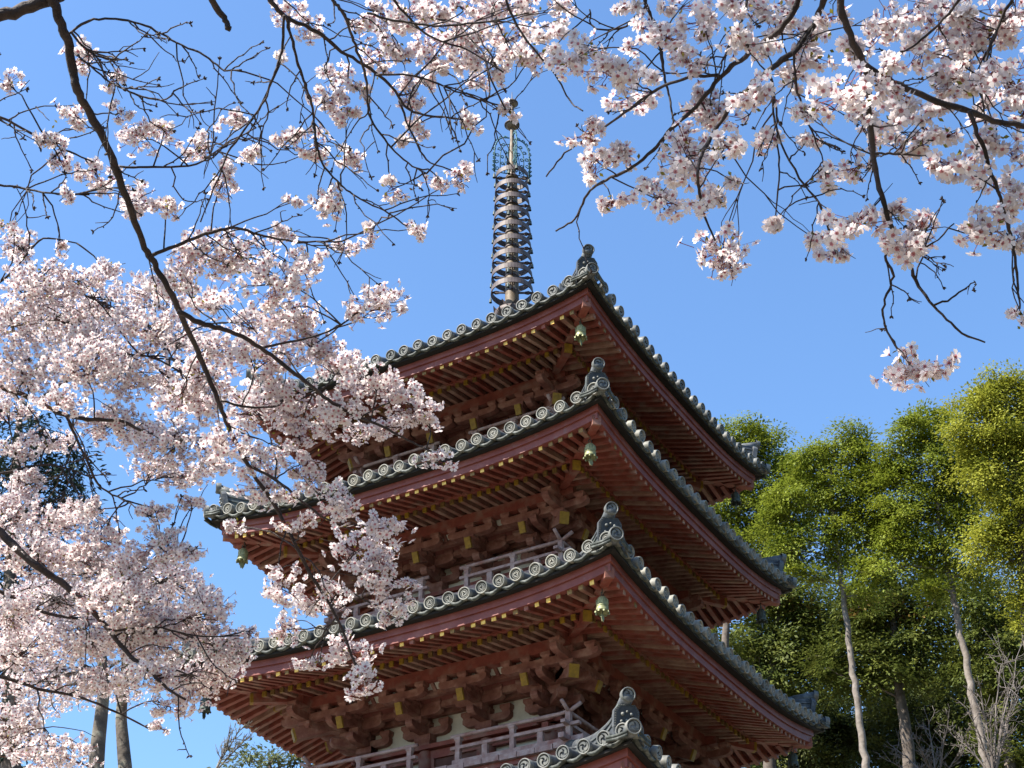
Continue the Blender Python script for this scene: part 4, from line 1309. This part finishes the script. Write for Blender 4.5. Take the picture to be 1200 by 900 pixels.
def crown(root, ells, y, ls, dens, mat, rng, depth=1.0, clump=.45, flat=.45, droop=.0, per=26, elong=.42, name='crown', gap=.0, grow=1.04):
    V = []
    cents = []
    for e in ells:
        cx, cy, rx, ry = e[0], e[1], e[2] * grow, e[3] * grow
        yy = y + (e[4] if len(e) > 4 else 0)
        c = at_y(cx, cy, yy)
        m = (yy * CP + c[2] * SP) / 1748.0
        rad = np.array([rx * m, (rx + ry) / 2 * m * depth, ry * m * 1.05])
        nc = max(3, int(dens * rx * ry * m * m * math.pi / (clump * clump * 2)))
        d = rng.normal(size=(nc, 3)); d /= np.linalg.norm(d, axis=1, keepdims=True)
        r = rng.uniform(.1, 1.0, nc) ** .5 * (rng.uniform(.8, 1.2, nc) + rng.exponential(.13, nc))
        P = c + d * r[:, None] * rad
        cents.append((c, rad, P))
        n = nc * per
        k = np.repeat(np.arange(nc), per)
        csz = rng.uniform(.55, 1.35, nc)
        # each clump is a tilted, drooping spray
        cn = np.array([0, 0, 1.]) + d * np.array([.55, .55, .15]) + rng.normal(0, .28, (nc, 3))
        F = frames_from(cn, rng)
        loc = rng.normal(size=(n, 3)) * np.array([.52, .52, .5 * flat * .8])
        loc[:, 2] -= droop * (loc[:, 0] ** 2 + loc[:, 1] ** 2)
        off = np.einsum('nij,nj->ni', F[k], loc) * clump * csz[k, None]
        pos = P[k] + off
        nrm = F[k][:, :, 2] + rng.normal(size=(n, 3)) * .32
        Rm = frames_from(nrm, rng)
        # leaves point away from the middle of their clump
        t = off + rng.normal(size=(n, 3)) * clump * .25 + np.array([0, 0, -.12 * clump])
        nn = Rm[:, :, 2]; t -= nn * np.sum(t * nn, axis=1, keepdims=True); t /= (np.linalg.norm(t, axis=1, keepdims=True) + 1e-9)
        b = np.cross(nn, t)
        l = ls * rng.uniform(.65, 1.35, n)[:, None]; w = l * elong
        a0 = pos; tip = pos + t * l - nn * l * .12
        q = np.stack([a0, pos + t * l * .5 + b * w * .5, tip, pos + t * l * .5 - b * w * .5], axis=1)
        V.append(q)
    Q = np.concatenate(V)
    bk = Bulk(); bk.quads(Q, 0)
    bk.build(name, [mat], root)
    return cents

def forest_tree(label, name, cat, trunk_px, y, r0, r1, ells, ls, dens, mat, bark, seed, group=None, limbs=True, extra=None, **kw):
    rng = np.random.default_rng(seed)
    top = [at_y(a, b, y) for a, b in trunk_px]
    b0 = top[0].copy(); b0[2] = ground_h(b0[0], b0[1]) - .2
    b0[0] = top[0][0] + (top[0][0] - top[1][0]) * 1.2
    root = empty(name, (0, 0, 0))
    tag(root, label, cat, group)
    P = catmull([b0] + top, 6)
    mb = MB()
    P[1:] += rng.normal(0, .02, (len(P) - 1, 3))
    rad = np.linspace(r0, r1, len(P)); rad[0] *= 1.4
    mb.tube(P, rad, bark, n=12)
    cents = crown(root, ells, y, ls, dens, mat, rng, **kw)
    if extra: cents += crown(root, extra[0], y, ls, dens * extra[2], extra[1], rng, **kw)
    if limbs:
        for c, rd, cl in cents:
            j = np.argmin(np.linalg.norm(P - (c - np.array([0, 0, rd[2] * .6])), axis=1))
            d = c - P[j]; L = np.linalg.norm(d)
            t = np.linspace(0, 1, 8)[:, None]
            C = P[j] + d * t + np.array([0, 0, L * .10]) * np.sin(t * math.pi) + rng.normal(0, .03, (8, 3)) * L * .5 * t
            rl = min(rad[j] * .5, .02 + L * .018)
            mb.tube(C, np.linspace(rl, rl * .35, 8), bark, n=6)
            for _ in range(min(7, len(cl))):
                q = cl[rng.integers(len(cl))]; k = rng.integers(3, 8)
                dd = q - C[k]; L2 = np.linalg.norm(dd)
                C2 = C[k] + dd * t + rng.normal(0, .04, (8, 3)) * L2 * t
                mb.tube(C2, np.linspace(rl * .4, rl * .12, 8), bark, n=5)
    mb.build('trunk', root)
    return root, P

TG = 'tall evergreens on the slope behind the pagoda'
# slim-trunked feathery trees in the sun
forest_tree('feathery bright green tree close behind the right corners of the pagoda roofs', 'evergreen_tree', 'tree',
            [(852, 905), (850, 800), (851, 720), (858, 650), (868, 590), (880, 540)], 41, .17, .04,
            [(868, 512, 34, 18), (902, 528, 30, 22), (850, 545, 34, 26), (884, 566, 38, 26), (915, 585, 28, 24), (856, 598, 38, 24), (900, 625, 40, 24), (868, 650, 34, 20), (925, 550, 20, 18), (918, 660, 26, 16), (840, 620, 30, 24)],
            .105, 5.2, LG_BRIGHT, DBARK, 41, TG, per=250, clump=.50, flat=.38, droop=.25)
forest_tree('feathery green tree with a slim pale bare trunk, middle of the sunlit row', 'evergreen_tree', 'tree',
            [(1018, 930), (1012, 880), (1004, 820), (996, 760), (989, 700), (984, 660), (978, 620), (974, 580), (976, 540), (980, 515)], 37, .115, .03,
            [(985, 522, 34, 16), (950, 545, 36, 22), (1012, 545, 34, 22), (975, 575, 48, 24), (935, 590, 34, 24), (1020, 590, 36, 24), (1000, 620, 42, 22), (950, 632, 38, 22), (925, 645, 22, 16), (1035, 560, 26, 18), (985, 655, 30, 16), (1005, 510, 18, 10), (1045, 605, 34, 14), (950, 682, 30, 12), (1025, 672, 30, 12), (915, 612, 26, 12), (1000, 700, 22, 9), (968, 528, 22, 12)],
            .102, 5.2, LG_BRIGHT, PBARK, 42, TG, per=250, clump=.50, flat=.36, droop=.28)
forest_tree('tall green tree with a thicker grey trunk leaning left, right of the slim pale trunk', 'evergreen_tree', 'tree',
            [(1165, 940), (1155, 890), (1143, 835), (1131, 770), (1121, 720), (1112, 670), (1106, 640), (1099, 600), (1095, 560), (1092, 520)], 36, .13, .03,
            [(1090, 495, 26, 12), (1065, 515, 32, 18), (1108, 522, 32, 20), (1085, 550, 44, 24), (1048, 560, 30, 20), (1122, 565, 30, 24), (1100, 595, 42, 24), (1060, 600, 34, 22), (1130, 620, 30, 24), (1075, 640, 38, 20), (1110, 655, 30, 18), (1045, 630, 24, 18), (1145, 585, 22, 14), (1040, 668, 30, 10), (1090, 690, 30, 10), (1140, 672, 26, 10), (1042, 530, 18, 12), (1075, 492, 14, 9)],
            .102, 5.2, LG_BRIGHT, PBARK, 43, TG, per=250, clump=.50, flat=.38, droop=.28)
# broadleaf tree at the right edge
forest_tree('rounded dense yellow green broadleaf tree at the far right edge', 'broadleaf_tree', 'tree',
            [(1225, 940), (1222, 860), (1215, 780), (1205, 700), (1195, 600), (1185, 520)], 33, .36, .10,
            [(1178, 452, 26, 18), (1150, 478, 28, 22), (1192, 488, 30, 28), (1135, 515, 24, 22), (1170, 525, 36, 28), (1205, 540, 30, 30), (1148, 555, 24, 22), (1190, 580, 32, 26), (1165, 622, 26, 22), (1195, 640, 30, 28), (1150, 650, 18, 14), (1205, 690, 22, 22), (1200, 720, 14, 16), (1215, 600, 30, 40), (1215, 470, 24, 34)],
            .078, 7.0, LG_YELLOW, DBARK, 44, clump=.42, flat=.9, per=230, elong=.6)
# darker trees behind them
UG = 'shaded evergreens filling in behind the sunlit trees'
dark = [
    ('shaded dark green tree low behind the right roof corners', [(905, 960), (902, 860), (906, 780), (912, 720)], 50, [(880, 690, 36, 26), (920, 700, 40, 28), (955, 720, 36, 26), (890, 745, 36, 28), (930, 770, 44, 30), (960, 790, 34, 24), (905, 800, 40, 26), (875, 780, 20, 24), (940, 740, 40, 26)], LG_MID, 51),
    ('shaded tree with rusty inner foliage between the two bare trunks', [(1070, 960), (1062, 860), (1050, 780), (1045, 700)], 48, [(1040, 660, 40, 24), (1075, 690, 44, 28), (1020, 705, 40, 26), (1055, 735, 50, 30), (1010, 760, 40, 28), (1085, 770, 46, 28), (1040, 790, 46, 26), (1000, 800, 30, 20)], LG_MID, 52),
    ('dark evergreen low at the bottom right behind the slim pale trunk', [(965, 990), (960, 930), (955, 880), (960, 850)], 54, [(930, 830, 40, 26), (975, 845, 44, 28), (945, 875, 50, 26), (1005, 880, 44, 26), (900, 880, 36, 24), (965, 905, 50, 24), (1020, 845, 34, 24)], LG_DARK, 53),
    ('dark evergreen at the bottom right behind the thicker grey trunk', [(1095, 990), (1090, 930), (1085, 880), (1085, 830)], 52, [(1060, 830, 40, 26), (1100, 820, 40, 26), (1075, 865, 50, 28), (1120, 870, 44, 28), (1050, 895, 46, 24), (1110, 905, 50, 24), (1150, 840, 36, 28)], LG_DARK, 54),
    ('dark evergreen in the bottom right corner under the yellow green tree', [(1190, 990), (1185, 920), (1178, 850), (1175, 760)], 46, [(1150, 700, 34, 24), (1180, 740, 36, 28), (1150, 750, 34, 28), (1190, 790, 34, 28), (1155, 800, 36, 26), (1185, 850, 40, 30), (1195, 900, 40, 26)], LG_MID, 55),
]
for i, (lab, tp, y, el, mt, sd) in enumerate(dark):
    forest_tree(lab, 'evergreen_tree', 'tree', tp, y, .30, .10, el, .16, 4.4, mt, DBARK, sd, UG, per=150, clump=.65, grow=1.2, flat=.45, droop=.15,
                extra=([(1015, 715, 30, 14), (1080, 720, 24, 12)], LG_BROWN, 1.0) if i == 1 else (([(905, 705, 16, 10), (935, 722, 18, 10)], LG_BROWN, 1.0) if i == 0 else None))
# farther green mass on the hillside behind everything, low at the right
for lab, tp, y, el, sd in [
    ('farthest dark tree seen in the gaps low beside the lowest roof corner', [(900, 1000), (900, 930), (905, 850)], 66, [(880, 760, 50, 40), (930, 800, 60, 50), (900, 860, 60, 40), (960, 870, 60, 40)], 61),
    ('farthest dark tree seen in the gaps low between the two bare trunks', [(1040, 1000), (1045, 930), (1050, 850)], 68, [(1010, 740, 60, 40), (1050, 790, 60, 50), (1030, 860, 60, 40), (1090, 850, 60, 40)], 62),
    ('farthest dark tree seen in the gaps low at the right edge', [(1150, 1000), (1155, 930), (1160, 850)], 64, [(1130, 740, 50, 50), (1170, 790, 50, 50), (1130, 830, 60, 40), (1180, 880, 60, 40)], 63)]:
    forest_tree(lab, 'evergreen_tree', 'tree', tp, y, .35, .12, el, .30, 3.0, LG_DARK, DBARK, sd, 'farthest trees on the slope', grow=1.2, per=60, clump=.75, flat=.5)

# bare twiggy bushy trees at the lower right
def bare_tree(label, px0, y, seed, spread, tops, bark, r0=.05):
    rng = np.random.default_rng(seed)
    root = empty('bare_tree', (0, 0, 0)); tag(root, label, 'bare tree', 'bare twiggy trees at lower right')
    b = at_y(px0[0], px0[1], y); g = b.copy(); g[2] = ground_h(g[0], g[1]) - .1
    mb = MB(); mb.tube(catmull([g, (g + b) / 2 + rng.normal(0, .1, 3), b], 5), np.linspace(r0 * 1.6, r0, 11), bark, n=8); mb.build('trunk', root)
    br = MB()
    for tx, ty in tops:
        e = at_y(tx, ty, y + rng.normal(0, .6))
        t = np.linspace(0, 1, 10)[:, None]; d = e - b; L = np.linalg.norm(d)
        P = b + d * t + np.array([0, 0, .06]) * L * np.sin(t * math.pi) + np.cumsum(rng.normal(0, .012, (10, 3)), axis=0) * L * t
        br.tube(P, np.linspace(r0 * .5, .006, 10), bark, n=6)
        for k in range(2, 10):
            for _ in range(2):
                dd = d / L * .8 + rng.normal(0, .55, 3); dd /= np.linalg.norm(dd)
                l = L * rng.uniform(.12, .32)
                Q = P[k] + dd * t * l + np.array([0, 0, .12]) * l * t ** 2 + np.cumsum(rng.normal(0, .02, (10, 3)), axis=0) * l
                br.tube(Q, np.linspace(.009, .003, 10), bark, n=4)
                for __ in range(2):
                    q = rng.integers(3, 9); d2 = dd + rng.normal(0, .6, 3); d2 /= np.linalg.norm(d2)
                    br.tube([Q[q], Q[q] + d2 * l * .2, Q[q] + d2 * l * .42 + np.array([0, 0, .03])], [.007, .005, .003], bark, n=4)
    br.build('branches', root)
bare_tree('bare pale twiggy tree at the bottom right corner in front of the dark evergreens', (1165, 915), 27, 71, 1,
          [(1135, 830), (1150, 800), (1175, 775), (1195, 760), (1200, 810), (1120, 860), (1185, 840), (1160, 840)], TWIGPALE)
bare_tree('bare pale twiggy tree low at the right, left of the corner one', (1100, 930), 29, 72, 1,
          [(1070, 860), (1050, 875), (1090, 850), (1110, 845), (1125, 870), (1040, 890), (1080, 880)], TWIGPALE, .04)
# left side
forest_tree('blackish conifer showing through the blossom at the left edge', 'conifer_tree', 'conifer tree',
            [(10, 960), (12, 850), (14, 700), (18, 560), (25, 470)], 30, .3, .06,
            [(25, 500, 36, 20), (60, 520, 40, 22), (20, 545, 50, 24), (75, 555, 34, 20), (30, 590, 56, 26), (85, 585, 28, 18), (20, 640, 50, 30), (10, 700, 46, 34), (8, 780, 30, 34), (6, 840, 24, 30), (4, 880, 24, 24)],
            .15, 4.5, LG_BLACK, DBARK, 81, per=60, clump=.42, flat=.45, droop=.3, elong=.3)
forest_tree('small olive green treetop peeping up under the lowest left eave', 'small_tree', 'tree',
            [(318, 990), (316, 940), (318, 890)], 40, .16, .05,
            [(290, 893, 26, 14), (325, 885, 30, 14), (350, 893, 26, 14), (312, 905, 40, 16)], .15, 3.6, LG_OLIVE, DBARK, 82, per=50, clump=.45, flat=.5)
bt2 = bare_tree('thin slanting bare sapling against the sky at the bottom, left of the olive treetop', (252, 905), 22, 73, 1, [(285, 852), (270, 870), (292, 868)], LICHENBARK, .03)

# unseen trees added to block the low sky from the pagoda's right side
for i, (x, y, h, lab) in enumerate([(15, 9, 19, 'tall evergreen added outside the frame to block low sky, at right nearest the viewer'), (21, 17, 22, 'tall evergreen added outside the frame to block low sky, at right between its two neighbours'),
                                    (25, 27, 24, 'tall evergreen added outside the frame to block low sky, at right farthest back'), (12, -3, 17, 'tall evergreen added outside the frame to block low sky, behind the viewer at right')]):
    rng = np.random.default_rng(400 + i)
    root = empty('evergreen_tree', (x, y, GZ)); tag(root, lab, 'tree', 'trees added outside the frame to block low sky')
    mb = MB(); mb.tube([(0, 0, -.2), (.1, 0, h * .4), (0, .1, h * .9)], [.38, .26, .06], DBARK, n=10); mb.build('trunk', root)
    n = 26000
    t = rng.uniform(.2, 1, n); rad = 4.6 * (1 - t) ** .6 + .6
    an = rng.uniform(0, 6.283, n); rr = rad * rng.uniform(.3, 1, n) ** .5
    P = np.stack([rr * np.cos(an), rr * np.sin(an), t * h], axis=1) + rng.normal(0, .25, (n, 3))
    Rm = frames_from(rng.normal(size=(n, 3)) + np.array([0, 0, .5]), rng)
    l = rng.uniform(.16, .34, n)[:, None]
    bk = Bulk(); bk.quads(np.stack([P, P + Rm[:, :, 0] * l * .5 + Rm[:, :, 1] * l * .3, P + Rm[:, :, 0] * l, P + Rm[:, :, 0] * l * .5 - Rm[:, :, 1] * l * .3], axis=1), 0)
    bk.build('crown', [LG_DARK], root)
